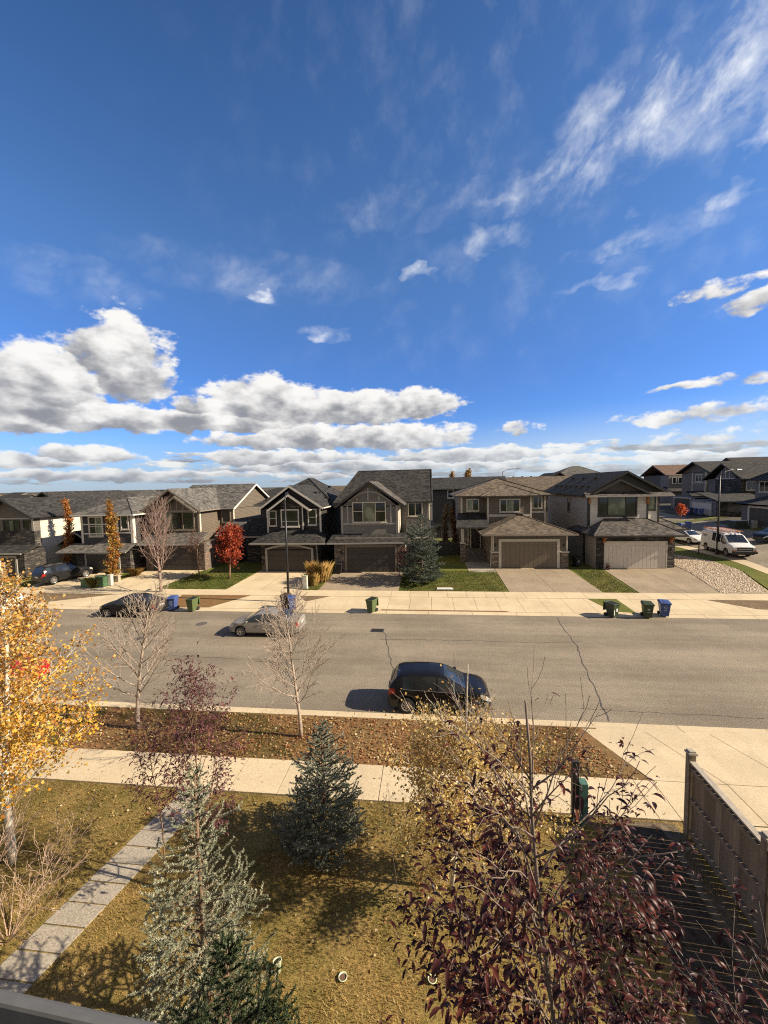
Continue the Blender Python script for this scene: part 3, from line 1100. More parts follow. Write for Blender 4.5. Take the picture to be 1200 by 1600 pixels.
def gable_house():
    H = House('house', 'grey gabled house with light timber strips and a green-blinded triple window', (-5.7, 38.2, 0.5))
    H.wall(SD_GREY, (-9.15, -2.25, 38.2, 45, 0.25, 3.9), (-8.6, -2.9, 39, 45.5, 3.7, 7.0),
           ('y', [(-8.6, 6.9), (-2.9, 6.9), (-5.7, 9.2)], 39.0, 40.0), (-9.6, 0.1, 43, 53.5, 0.25, 7.1),
           ('x', [(43, 7.05), (53.5, 7.05), (48.2, 10.45)], -2.5, 0.1))
    H.wall(SD_CREAM_LIT, (-2.249, -2.235, 38.65, 42.9, 0.4, 3.5), (-2.899, -2.885, 39.02, 42.9, 4.3, 7.0), (0.101, 0.115, 43.02, 53.4, 0.5, 7.1),
           ('x', [(43.1, 7.05), (53.4, 7.05), (48.2, 10.35)], 0.101, 0.114), name='side_wall')  # cream slabs paint full sunlight onto the grey side walls
    H.wall(ST_TAN, (-9.2, -8.22, 38.12, 38.6, 0.3, 3.4), (-2.93, -2.2, 38.12, 38.6, 0.3, 3.4), (-8.2, -2.95, 38.12, 38.4, 3.15, 3.4), name='stone_veneer')
    H.shed(SH_SLATE, [(-9.8, 37.55, 3.5), (-1.8, 37.55, 3.55), (-2.0, 39.05, 4.25), (-9.5, 39.05, 4.22)], fascia=GREYTRIM)
    H.gable(SH_WORN_LIT, 'y', 38.45, 47.2, -9.1, -2.2, 7.05, 9.45, fascia=DARKTRIM, rake='first')  # paler shingle than the main roof paints in its steeper sunlight
    H.hip(SH_SLATE, -10.2, 0.5, 42.5, 54.2, 7.2, ((-8.2, 47.6), (0.5, 47.6), 10.72), fascia=DARKTRIM)
    t = [(-8.62, -8.42, 4.15, 7.0), (-3.1, -2.9, 4.15, 7.0), (-8.4, -3.12, 5.12, 5.28)]
    for u, zz in ((-7.95, 7.0), (-6.95, 7.75), (-5.85, 8.8), (-4.75, 8.0), (-3.6, 7.1)):
        lo = 5.3 if abs(u + 5.75) > 1.9 else 7.5
        t.append((u - .07, u + .07, lo, zz))
    H.trim(GREYTRIM, '-y', 39.0, t)
    bb = MB()
    N = 12
    for k in range(N):                        # curved brace between the timbers
        a, b = [(-7.9 + 4.3 * q / N, 7.35 + 1.0 * math.sin(PI * q / N)) for q in (k, k + 1)]
        bb.extrude([(a[0], 38.995, a[1]), (b[0], 38.995, b[1]), (b[0], 38.995, b[1] + .12), (a[0], 38.995, a[1] + .12)], (0, -.03, 0))
    H.add('arched_brace', bb, GREYTRIM)
    H.window('-y', 39.0, -7.35, -4.18, 5.42, 7.28, (0.3, 0.7), [(0, .3, .55), (.7, 1, .55)], CREAM, 0.11, blinds=[1])
    H.window('-y', 43.0, -2.0, -0.62, 5.66, 7.08 - .1, (0.5,), (), CREAM)
    H.garage_door('-y', 38.2, -7.95, -3.2, 0.52, 2.98, GD_GREY, TANTRIM, 0.2)
    H.shed(SH_SLATE, [(-2.24, 39.4, 3.7), (0.35, 40.4, 3.75), (0.35, 42.98, 5.2), (-2.24, 42.98, 5.35)], fascia=GREYTRIM)
    H.wall(SD_GREY, (-0.2, 0.05, 40.8, 42.95, 0.3, 3.7), name='porch_wall')
    H.trim(CREAM, '+x', -2.25, [(38.22, 38.42, 0.5, 3.4)])
    H.downspout(CREAM, [(0.2, 42.95, 7.0), (0.17, 42.93, 3.8)])
    H.downspout(GREYTRIM, [(-2.78, 38.95, 6.9), (-2.78, 38.95, 4.3)])
    H.vents([(-6.5, 45.5, 9.35), (-3.0, 49.2, 9.9)])
    wall_lamp(H, -8.5, 38.12, 2.3)
    wall_lamp(H, -2.6, 38.12, 2.3)


def black_house():
    H = House('house', 'black house with a stone-faced gable and an arched garage door', (-13.8, 38.3, 0.5))
    H.wall(SD_BLACK, (-16.75, -10.95, 40, 47, 3.3, 6.85), ('y', [(-16.75, 6.8), (-10.95, 6.8), (-14.0, 8.95)], 40.0, 41.0),
           (-19.4, -10.98, 44.5, 56, 0.25, 6.8), (-10.99, -10.94, 40.1, 44.6, 0.3, 3.4))
    H.wall(ST_DARK, (-16.8, -10.9, 38.3, 46, 0.25, 3.45), (-15.1, -12.75, 39.66, 40.1, 4.4, 6.9),
           ('y', [(-15.1, 6.88), (-12.75, 6.88), (-12.75, 7.15), (-14.05, 8.05), (-15.1, 7.35)], 39.66, 40.05), name='stone_veneer')
    # garage hip roof
    mb = MB()
    q = [(-17.6, 37.5, 3.5), (-10.05, 37.5, 3.5), (-10.3, 40.02, 4.05), (-12.3, 40.02, 4.75), (-15.2, 40.02, 4.75), (-17.3, 40.02, 4.05)]
    mb.poly([q[0], q[1], q[3], q[4]])
    mb.poly([q[1], q[2], q[3]])
    mb.poly([q[0], q[4], q[5]])
    mb.box(-17.6, -10.05, 37.5, 39.9, 3.36, 3.499)
    H.add('roof', mb, SH_DARK)
    gb = MB()
    gb.box(-17.7, -9.95, 37.4, 37.497, 3.36, 3.5)
    H.add('gutter', gb, GREYTRIM)
    H.gable(SH_DARK, 'y', 39.45, 52, -17.35, -10.6, 6.9, 9.2, fascia=WHITE, rake='first', mid=-14.1)
    H.gable(SH_DARK, 'y', 39.1, 40.8, -16.3, -11.9, 6.75, 8.3, fascia=WHITE, rake='first', mid=-14.1)
    H.hip(SH_DARK, -20, -10.4, 44.0, 57, 6.95, ((-15.0, 49.5), (-15.0, 51.5), 10.05), fascia=GREYTRIM)
    H.trim(WHITE, '-y', 40.0, [(-16.77, -16.6, 4.0, 6.75), (-11.12, -10.93, 4.0, 6.75)])
    H.trim(WHITE, '-y', 39.66, [(-12.86, -12.74, 4.6, 7.1)])
    H.window('-y', 39.66, -15.0, -13.3, 5.0, 6.6, (), [(0, 1, .3)], WHITE, 0.12)
    H.window('-y', 40.0, -16.45, -15.8, 5.05, 6.5, (), [(0, 1, .5)], WHITE, 0.1)
    H.window('-y', 40.0, -12.25, -11.5, 5.1, 6.6, (), [(0, 1, .5)], WHITE, 0.1)
    H.garage_door('-y', 38.3, -16.15, -11.6, 0.5, 2.68, GD_BLACK, GREYTRIM, 0.22, arch=0.42)
    H.shed(SH_DARK, [(-20.6, 41.6, 3.7), (-16.85, 41.6, 3.7), (-16.85, 44.4, 5.5), (-20.6, 44.4, 5.5)], fascia=GREYTRIM)
    H.wall(ST_DARK, (-20.3, -16.9, 42.6, 44.4, 0.25, 3.6), name='porch_wall')
    H.window('-y', 44.5, -18.6, -17.9, 5.5, 6.5, (), (), WHITE, 0.09)
    H.window('-y', 44.5, -17.7, -17.2, 5.5, 6.5, (), (), WHITE, 0.09)
    H.trim(GREYTRIM, '-y', 42.6, [(-18.3, -18.1, .6, 3.4), (-17.2, -17.0, .6, 3.4), (-18.1, -17.2, 3.2, 3.4)])
    H.downspout(GREYTRIM, [(-11.0, 38.2, 3.4), (-10.95, 38.22, 0.6)])
    H.vents([(-12.6, 44, 8.25), (-12.7, 46, 8.2), (-12.6, 48, 8.3), (-11.6, 45, 7.65), (-11.7, 47, 7.7), (-12.5, 50.2, 8.9)])
    wall_lamp(H, -16.6, 38.3, 2.2)
    wall_lamp(H, -11.1, 38.3, 2.2)


def tan_house():
    H = House('house', 'tan house with timbered front gables and a long sunlit side wall', (-26.5, 38.6, 0.5))
    H.wall(SD_TAN, (-29.6, -23.35, 38.7, 46, 0.25, 3.4), (-30.0, -24.3, 40, 47, 3.2, 6.7),
           ('y', [(-30.0, 6.65), (-24.3, 6.65), (-27.3, 8.85)], 40.0, 41.0), ('y', [(-28.5, 6.6), (-24.6, 6.6), (-26.6, 8.05)], 39.72, 40.0),
           (-30.6, -22.65, 44.2, 55.8, 0.25, 6.65), ('x', [(44.2, 6.6), (55.8, 6.6), (50, 9.35)], -24, -22.65))
    H.wall(ST_RED, (-23.86, -23.1, 38.6, 40.4, 0.25, 3.38), (-29.7, -28.9, 38.6, 39.2, 0.25, 3.38), (-28.9, -23.86, 38.6, 39, 2.95, 3.38), name='stone_veneer')
    H.shed(SH_GREY, [(-30.1, 37.9, 3.4), (-23.3, 37.9, 3.42), (-23.35, 40.02, 4.4), (-29.9, 40.02, 4.4)], fascia=GREYTRIM)
    H.gable(SH_GREY, 'y', 39.45, 50, -30.75, -23.95, 6.75, 9.12, fascia=TANTRIM, rake='first')
    H.gable(SH_GREY, 'y', 39.2, 42.5, -28.85, -24.3, 6.7, 8.32, fascia=TANTRIM, rake='first')
    H.gable(SH_GREY, 'x', -31.1, -22.25, 43.7, 56.3, 6.75, 9.55, fascia=WHITE, rake='last')
    t = [(-28.4, -24.75, 6.62, 6.78)]
    for u, zz in ((-28.0, 7.05), (-27.3, 7.55), (-26.6, 7.95), (-25.9, 7.5), (-25.2, 7.05)):
        t.append((u - .06, u + .06, 6.79, zz))
    H.trim(TANTRIM, '-y', 39.72, t)
    H.trim(TANTRIM, '-y', 40.0, [(-29.6, -29.48, 6.8, 7.05), (-29.0, -28.88, 6.8, 7.5), (-28.2, -28.08, 8.0, 8.2), (-27.5, -27.38, 8.2, 8.65), (-24.5, -24.3, 4.3, 6.6), (-29.98, -29.8, 4.3, 6.6)])
    H.window('-y', 40.0, -28.6, -25.0, 4.75, 6.5, (0.33, 0.67), (), TANTRIM, 0.16, blinds=[0])
    H.window('-y', 44.2, -23.95, -23.05, 5.1, 6.5, (), (), TANTRIM, 0.12)
    H.trim(CREAM, '+x', -24.3, [(40.0, 40.22, 4.3, 6.6)])
    H.trim(CREAM, '+x', -22.65, [(44.2, 44.45, 4.4, 6.6)])
    H.garage_door('-y', 38.6, -28.85, -23.9, 0.48, 2.92, GD_BLACK, TANTRIM, 0.05)
    H.shed(SH_GREY, [(-23.3, 41.2, 3.9), (-20.9, 41.2, 3.9), (-20.9, 44.15, 5.1), (-23.3, 44.15, 5.1)], fascia=WHITE)
    H.wall(SD_BLACK, (-23.3, -21.2, 42.3, 44.1, 0.25, 3.8), name='porch_wall')
    H.downspout(DARKTRIM, [(-22.6, 55.7, 6.5), (-22.6, 55.7, 0.7)])


def navy_house():
    H = House('house', 'navy blue house with white corner boards behind an orange columnar tree', (-33.7, 37.5, 0.4))
    H.wall(SD_NAVY, (-36.8, -30.85, 38.5, 49, 0.2, 6.45))
    H.wall(ST_DARK, (-36.7, -30.6, 37.5, 40, 0.2, 2.78), name='stone_veneer')
    H.shed(SH_GREY, [(-38.3, 36.85, 2.82), (-30.5, 36.85, 2.84), (-30.7, 38.52, 3.45), (-37.8, 38.52, 3.45)], fascia=GREYTRIM)
    H.hip(SH_GREY, -37.4, -30.3, 37.9, 49.6, 6.55, ((-33.8, 41.6), (-33.8, 46), 8.2), fascia=WHITE)
    H.hip(SH_GREY, -34.2, -29.9, 41.5, 50.5, 6.55, ((-32.0, 44.5), (-32.0, 47.5), 8.45), fascia=WHITE)
    H.trim(WHITE, '-y', 38.5, [(-36.85, -36.6, 3.45, 6.4), (-32.75, -32.5, 3.6, 6.4), (-31.12, -30.83, 3.45, 6.4),
                               (-36.58, -32.77, 5.42, 5.54), (-36.58, -32.77, 4.42, 4.54), (-32.48, -31.14, 4.5, 4.64)])
    H.trim(WHITE, '+x', -30.85, [(38.5, 38.8, 3.45, 6.4)])
    H.window('-y', 38.5, -35.8, -34.4, 4.3, 6.2, (0.5,), [(0, 1, .5)], CREAM, 0.15, blinds=[1])
    H.window('-y', 38.5, -32.1, -31.4, 5.0, 6.3, (), (), WHITE, 0.12)
    H.garage_door('-y', 37.5, -35.5, -31.9, 0.42, 2.45, GD_BLACK, GREYTRIM, 0.18)
    H.vents([(-31.2, 43.0, 7.7), (-31.0, 44.8, 7.6)])


def stone_house():
    H = House('house', 'grey house at the left edge, dark stone front band and bright cream side wall', (-44.4, 37.5, 0.3))
    H.wall(SD_DGREY, (-47.5, -41.35, 37.5, 38.2, 3.3, 6.35), ('y', [(-47.5, 6.3), (-41.35, 6.3), (-44.4, 8.2)], 37.5, 38.0))
    H.wall(SD_CREAM_LIT, (-47.45, -41.36, 38.2, 46, 0.1, 6.34), name='side_wall')
    H.wall(ST_DARK, (-47.6, -41.25, 37.38, 38.0, 3.4, 4.95), (-47.6, -41.0, 35.9, 38.2, 0.1, 3.0), name='stone_veneer')
    H.shed(SH_DARK, [(-48, 35.3, 2.95), (-40.6, 35.3, 2.95), (-40.9, 37.4, 3.5), (-48, 37.4, 3.5)], fascia=GREYTRIM)
    H.gable(SH_DARK, 'y', 36.9, 46.5, -47.9, -40.95, 6.45, 8.45, fascia=DARKTRIM, rake='first')
    H.trim(GREYTRIM, '-y', 37.5, [(-47.5, -41.35, 6.2, 6.36), (-41.6, -41.35, 4.95, 6.2)])
    H.window('-y', 37.5, -44.85, -43.15, 4.5 + .5, 6.05, (0.33, 0.67), (), DARKTRIM, 0.12, blinds=[1])
    H.window('-y', 37.5, -42.5, -41.85, 5.1, 6.05, (), (), DARKTRIM, 0.1)
    H.garage_door('-y', 35.9, -46.6, -42.0, 0.2, 2.4, GD_GREY, GREYTRIM, 0.2)


def back_left_house():
    H = House('house', 'large dark-roofed house standing behind the cream-sided corner, orange tree before it', (-57, 54, 0.5))
    H.wall(SD_DGREY, (-61.5, -52.6, 54, 69, 0.2, 5.85), ('y', [(-61.5, 5.8), (-52.6, 5.8), (-57, 8.7)], 54.0, 54.8))
    H.gable(SH_SLATE, 'y', 53.3, 67, -62.2, -51.9, 5.85, 9.05, fascia=DARKTRIM, rake='first')
    H.hip(SH_SLATE, -62.2, -51.9, 60, 73, 5.8, ((-57, 66), (-57, 68.5), 9.0))
    H.window('-y', 54, -54.3, -53.3, 4.0, 5.5, (), [(0, 1, .5)], CREAM, 0.16)
    H.trim(CREAM, '-y', 54, [(-52.85, -52.6, 3, 5.6)])
    H2 = House('attached_garage', 'low dark garage tucked beside the navy house behind a parked car', (-39.5, 41, 0.4), 'garage')
    H2.wall(SD_BLACK, (-41.0, -37.5, 40.5, 46, 0.2, 3.2))
    H2.gable(SH_DARK, 'y', 40.0, 46.3, -41.4, -37.1, 3.25, 4.6, fascia=GREYTRIM, rake='first')
    H2.garage_door('-y', 40.5, -40.5, -38.0, 0.5, 2.6, GD_BLACK, GREYTRIM, 0.12)


def brown_house():
    H = House('house', 'brown hip-roofed house with a taupe garage door and porch steps', (9.9, 39.9, 0.55))
    H.wall(SD_BROWN, (6.35, 13.5, 39.95, 46.4, 0.3, 3.85), (6.6, 11.4, 45, 52, 3.5, 7.4), (3.85, 13.3, 46.5, 57, 0.3, 7.4))
    H.wall(ST_TAN, (6.28, 6.95, 39.86, 40.6, 0.3, 2.1), (12.82, 13.57, 39.86, 40.6, 0.3, 2.1), (3.5, 3.98, 42.9, 43.4, 0.4, 2.55), name='stone_veneer')
    H.wall(CREAM, (6.22, 6.95, 39.8, 40.65, 2.1, 2.22), (12.82, 13.63, 39.8, 40.65, 2.1, 2.22), (3.44, 4.04, 42.84, 43.46, 2.55, 2.66), name='stone_cap')
    H.hip(SH_BROWN, 5.4, 14.2, 39.3, 47, 3.98, ((9.85, 43.2), (9.85, 45.2), 5.55), fascia=TANTRIM)
    H.hip(SH_BROWN, 5.9, 12.15, 44.35, 52, 7.58, ((9.3, 48.6), (9.3, 50), 8.75), fascia=DARKTRIM)
    H.hip(SH_BROWN, 3.2, 14.0, 45.9, 58, 7.58, ((8.8, 51.2), (8.8, 53), 9.5), fascia=DARKTRIM)
    H.trim(CREAM, '-y', 45.0, [(6.6, 6.78, 4.0, 7.4), (11.22, 11.4, 5.0, 7.4), (6.79, 11.21, 5.25, 5.5)])
    H.trim(CREAM, '-y', 46.5, [(3.85, 4.03, 4.8, 7.4), (4.04, 6.55, 5.25, 5.5), (13.12, 13.3, 4.0, 7.4), (11.45, 13.1, 5.5, 5.72)])
    H.window('-y', 45.0, 8.05, 10.05, 5.85, 7.1, (0.333, 0.667), (), CREAM, 0.12, blinds=[1])
    H.window('-y', 46.5, 4.6, 5.8, 5.9, 7.1, (0.5,), (), CREAM, 0.13, blinds=[0])
    H.window('-y', 46.5, 11.95, 12.8, 6.1, 7.3, (0.6,), (), CREAM, 0.12)
    H.garage_door('-y', 39.95, 7.22, 12.5, 0.58, 3.2, GD_TAUPE, CREAM, 0.26, vertical=True, n=12)
    H.trim(CREAM, '-y', 39.95, [(6.36, 6.5, 2.25, 3.8), (13.38, 13.5, 2.25, 3.8)])
    H.shed(SH_DARK, [(3.0, 42.6, 4.35), (6.45, 42.6, 4.35), (6.6, 46.48, 5.6), (3.5, 46.48, 5.6)], fascia=DARKTRIM)
    mb = MB()
    mb.box(3.6, 3.88, 43.0, 43.28, 2.66, 4.2)
    H.add('porch_post', mb, CREAM)
    mb = MB()
    mb.box(3.9, 6.34, 44.6, 46.45, 0.4, 1.5)
    for k in range(5):
        mb.box(4.1, 6.3, 43.2 + k * 0.28, 43.2 + k * 0.28 + 0.279, 0.4, 0.72 + k * 0.17)
    H.add('porch_steps', mb, plain('porch_step', (0.16, 0.14, 0.125), 0.8, 0.15))
    d = MB()
    d.box(5.0, 5.98, 46.44, 46.49, 1.52, 3.9)
    dd = H.add('front_door', d, DOOR_DARK)
    d = MB()
    d.box(4.88, 4.995, 46.42, 46.49, 1.52, 4.02)
    d.box(5.985, 6.1, 46.42, 46.49, 1.52, 4.02)
    d.box(4.995, 5.985, 46.42, 46.49, 3.91, 4.02)
    H.add('door_frame', d, CREAM, dd)
    H.window('-y', 46.5, 4.1, 4.6, 2.0, 3.9, (), (), CREAM, 0.1)
    H.vents([(9.85, 43.1, 5.5)])
    H.downspout(CREAM, [(6.3, 39.9, 3.9), (6.2, 39.95, 0.7)])
    H.downspout(DARKTRIM, [(13.4, 46.3, 7.4), (13.42, 46.4, 4.2)])
    # a lantern by the porch
    mb = MB()
    mb.box(3.3, 3.45, 46.38, 46.49, 3.4, 3.75)
    H.add('porch_lantern', mb, BLACKMETAL)
    wall_lamp(H, 6.65, 39.95, 2.7)
    wall_lamp(H, 13.15, 39.95, 2.7)


def white_house():
    H = House('house', 'white-sided corner house with a dark stone garage front and cedar brackets', (19.8, 39.8, 0.55))
    H.wall(SD_WHITE, (16.35, 22.1, 42.5, 43.5, 3.6, 7.4), (22.1, 23.4, 43.0, 44, 3.6, 7.4), name='front_wall')
    H.wall(SD_PUTTY, (16.32, 16.345, 42.52, 56, 0.3, 7.4), (16.35, 23.35, 43.5, 56, 0.3, 7.38), (16.1, 16.118, 39.9, 42.5, .3, 3.6))
    H.wall(DARKTRIM, ('y', [(16.6, 7.85), (23.6, 7.85), (20.0, 9.75)], 42.9, 43.4), name='gable_face')
    H.wall(plain('dark_shake', (0.075, 0.07, 0.066), 0.8, 0.2), ('y', [(16.9, 7.8), (21.6, 7.8), (19.2, 8.95)], 42.5, 42.9), name='shake_face')
    H.wall(ST_DARK, (16.12, 23.15, 39.8, 43.2, 0.3, 3.65), (24.0, 24.75, 42.6, 43.4, 0.4, 3.7), (22.9, 24.1, 44, 45, 0.4, 3.7), name='stone_veneer')
    H.hip(SH_WORN_LIT, 15.6, 23.8, 39.1, 46, 3.84, ((17.9, 42.5), (22.0, 42.5), 5.1), fascia=DARKTRIM)
    H.hip(SH_WORN_LIT, 21.5, 25.7, 42.0, 46.5, 4.05, ((23.0, 44.2), (24.0, 44.2), 5.05), fascia=DARKTRIM)
    H.shed(SH_WORN_LIT, [(15.8, 41.75, 7.5), (24.1, 41.75, 7.5), (24.0, 42.55, 7.88), (15.9, 42.55, 7.88)], fascia=GREYTRIM)
    H.gable(SH_DARK, 'y', 42.3, 56.8, 15.75, 24.2, 7.6, 9.95, fascia=DARKTRIM, rake='first', mid=20.0)
    H.gable(SH_DARK, 'y', 41.95, 44.5, 16.55, 21.95, 7.75, 9.15, fascia=DARKTRIM, rake='first', mid=19.2)
    H.window('-y', 42.5, 17.4, 20.9, 5.5, 7.28, (0.24, 0.72), [(0, .24, .45), (.72, 1, .45)], DARKTRIM, 0.13, blinds=[1])
    H.window('-y', 43.0, 22.25, 22.95, 6.0, 7.3, (), (), DARKTRIM, 0.11, blinds=[0])
    H.window('-x', 16.32, 47.6, 48.3, 5.6, 7.0, (), (), TANTRIM, 0.1)
    H.trim(DARKTRIM, '-y', 42.5, [(16.35, 16.52, 4.4, 7.35), (21.94, 22.1, 5.0, 6.6)])
    H.trim(DARKTRIM, '-y', 43.0, [(23.24, 23.4, 4.6, 7.35)])
    for u in (16.75, 22.75):
        mb = MB()
        mb.box(u - .11, u + .11, 39.6, 39.79, 3.05, 3.62)
        mb.extrude([(u - .07, 39.795, 3.0), (u - .07, 39.25, 3.6), (u - .07, 39.42, 3.62), (u - .07, 39.795, 3.2)], (.14, 0, 0))
        H.add('bracket', mb, CEDAR)
    mb = MB()
    mb.box(21.9, 22.12, 42.28, 42.495, 6.6, 7.42)
    H.add('bracket', mb, CEDAR)
    mb = MB()
    mb.box(16.3, 16.5, 42.28, 42.495, 6.7, 7.42)
    H.add('bracket', mb, CEDAR)
    H.garage_door('-y', 39.8, 16.88, 22.35, 0.58, 3.12, GD_WHITE, CREAM, 0.09, vertical=True, n=16)
    H.downspout(DARKTRIM, [(16.2, 42.2, 7.4), (16.25, 42.4, 7.1), (16.25, 42.42, 4.2)])
    v = []
    for k in range(7):
        yy = 44 + k * 1.7
        v.append((16.9, yy, 8.32))
        if k % 2:
            v.append((18.5, yy + .6, 9.2))
    H.vents(v + [(19.9, 42.6, 5.12)])
    wall_lamp(H, 16.5, 39.8, 2.3)
    wall_lamp(H, 22.75, 39.8, 2.3)


def side_houses():
    """houses across the climbing side street; their fronts look back toward the left"""
    H = House('house', 'dark house with a timbered stone gable across the side street beyond the van', (50, 74, 2.8))
    H.wall(SD_DGREY, (52.6, 66, 73.0, 81, 2.6, 8.8), ('x', [(74, 8.75), (79.5, 8.75), (76.7, 11.1)], 52.6, 53.4))
    H.wall(ST_DARK, (52.5, 55.6, 72.92, 79, 5.2, 8.75), (46.15, 47.2, 68.2, 69.0, 2.6, 5.2), (46.15, 50.5, 68.15, 68.6, 2.6, 3.6), name='stone_veneer')
    H.wall(SD_GREY, (46.2, 52.6, 68.3, 75.8, 2.6, 5.3), name='garage_wall')
    H.gable(SH_SLATE, 'x', 51.9, 67, 71.9, 81.7, 8.75, 11.6, fascia=DARKTRIM, rake='first')
    H.shed(SH_DARK, [(45.6, 67.6, 5.3), (53.2, 67.6, 5.3), (53.2, 73.1, 6.6), (45.6, 73.1, 6.6)], fascia=DARKTRIM)
    H.trim(CREAM, '-x', 52.6, [(75.6, 75.75, 8.9, 9.9), (76.6, 76.75, 8.9, 10.9), (77.6, 77.75, 8.9, 10.2), (74.6, 79, 8.75, 8.88)])
    H.window('-y', 72.92, 53.3, 54.9, 6.9, 8.2, (0.5,), (), CREAM, 0.12)
    H.window('-y', 73.0, 58.5, 60, 6.6, 8.2, (), (), CREAM, 0.12)
    H.garage_door('-x', 46.2, 70.2, 75.0, 2.82, 4.85, GD_WHITE, GREYTRIM, 0.2)
    H.downspout(CREAM, [(58.5, 72.9, 8.7), (58.5, 72.9, 3)])

    H = House('house', 'grey house with a tall narrow trimmed bay across the side street behind blue bins', (55, 84, 2.8))
    H.wall(SD_BROWN, (55.1, 66.5, 84, 93, 2.6, 10.2), ('x', [(84, 10.1), (93, 10.1), (88.5, 12.1)], 55.1, 55.9), (53.7, 56.5, 83.4, 87.4, 6.2, 10.1))
    H.wall(SD_GREY, (51.3, 58, 82.5, 90, 2.6, 5.4), name='garage_wall')
    H.gable(SH_SLATE, 'x', 54.1, 67.5, 82.9, 93.6, 10.15, 12.4, fascia=DARKTRIM, rake='first')
    H.shed(SH_DARK, [(50.6, 81.8, 5.4), (59, 81.8, 5.4), (59, 84, 6.5), (50.6, 84, 6.5)], fascia=GREYTRIM)
    H.trim(CREAM, '-y', 83.4, [(53.7, 53.9, 6.2, 10.1), (55.0, 55.2, 6.2, 10.1), (53.92, 54.98, 8.0, 8.15), (53.92, 54.98, 6.2, 6.35)])
    H.trim(CREAM, '-x', 53.7, [(83.42, 83.6, 6.2, 10.1), (87.2, 87.4, 6.2, 10.1), (83.62, 87.18, 8.0, 8.15), (83.62, 87.18, 6.2, 6.35)])
    H.window('-y', 83.4, 54.15, 54.75, 8.4, 9.7, (), [(0, 1, .5)], CREAM, 0.1)
    H.window('-x', 53.7, 84.6, 86.2, 8.4, 9.7, (0.5,), (), CREAM, 0.1)
    H.garage_door('-x', 51.3, 83.6, 88.8, 2.82, 5.0, GD_GREY, CREAM, 0.2)

    H = House('house', 'dark house with a garage at the right edge behind the black sedan', (44, 55, 2.8))
    H.wall(SD_DGREY, (46.5, 58, 57, 62, 2.6, 8.6))
    H.wall(SD_DGREY, (42.2, 51, 49.5, 58.4, 2.6, 5.5), name='garage_wall')
    H.hip(SH_SLATE, 45.9, 59, 56.4, 62.6, 8.65, ((49.5, 59.5), (55.5, 59.5), 10.9), fascia=DARKTRIM)
    H.shed(SH_DARK, [(41.5, 48.9, 5.55), (41.5, 59, 5.55), (46.6, 59, 6.6), (46.6, 48.9, 6.6)], fascia=DARKTRIM)
    H.window('-x', 46.5, 59.6, 61.2, 7.0, 8.3, (0.5,), (), CREAM, 0.12)
    H.trim(CREAM, '-x', 46.5, [(57.0, 57.25, 6.7, 8.5)])
    H.garage_door('-x', 42.2, 50.2, 57.0, 2.85, 5.05, GD_GREY, CREAM, 0.24)

    H = House('house', 'far house with a reddish brown roof and white windows beyond the side street', (65, 110, 2.8))
    H.wall(SD_SLATE, (61.5, 75, 110, 121, 2.6, 9.9))
    H.wall(SD_GREY, (61.1, 66, 108.5, 112, 2.6, 9.8), name='bay_wall')
    H.gable(SH_RED, 'x', 60.7, 76, 108.9, 121.5, 9.9, 12.7, fascia=DARKTRIM, rake='first')
    H.gable(SH_SLATE, 'y', 107.8, 114.5, 65.1, 72, 9.7, 11.2, fascia=DARKTRIM, rake='first')
    for u in (62.1, 63.5, 67.1, 68.5):
        H.window('-y', 108.5 if u < 65.5 else 110, u, u + .7, 7.8, 9.2, (), (), WHITE, 0.16)
    H.shed(SH_SLATE, [(60.5, 106.4, 6.0), (72.5, 106.4, 6.0), (72.5, 110, 7.0), (60.5, 110, 7.0)], fascia=GREYTRIM)
    H.wall(SD_DGREY, (61, 72, 107, 110, 2.6, 5.95), name='garage_wall')
    H = House('house', 'house with a long dark roof rising at the far right edge of the side street', (66, 88, 2.8))
    H.wall(SD_DGREY, (64, 80, 86, 98, 2.6, 9.8))
    H.gable(SH_SLATE, 'x', 63, 81, 85.3, 98.6, 9.8, 13.2, fascia=DARKTRIM, rake='first')
    H.window('-y', 86, 67, 69, 7, 8.6, (0.5,), (), CREAM, 0.12)


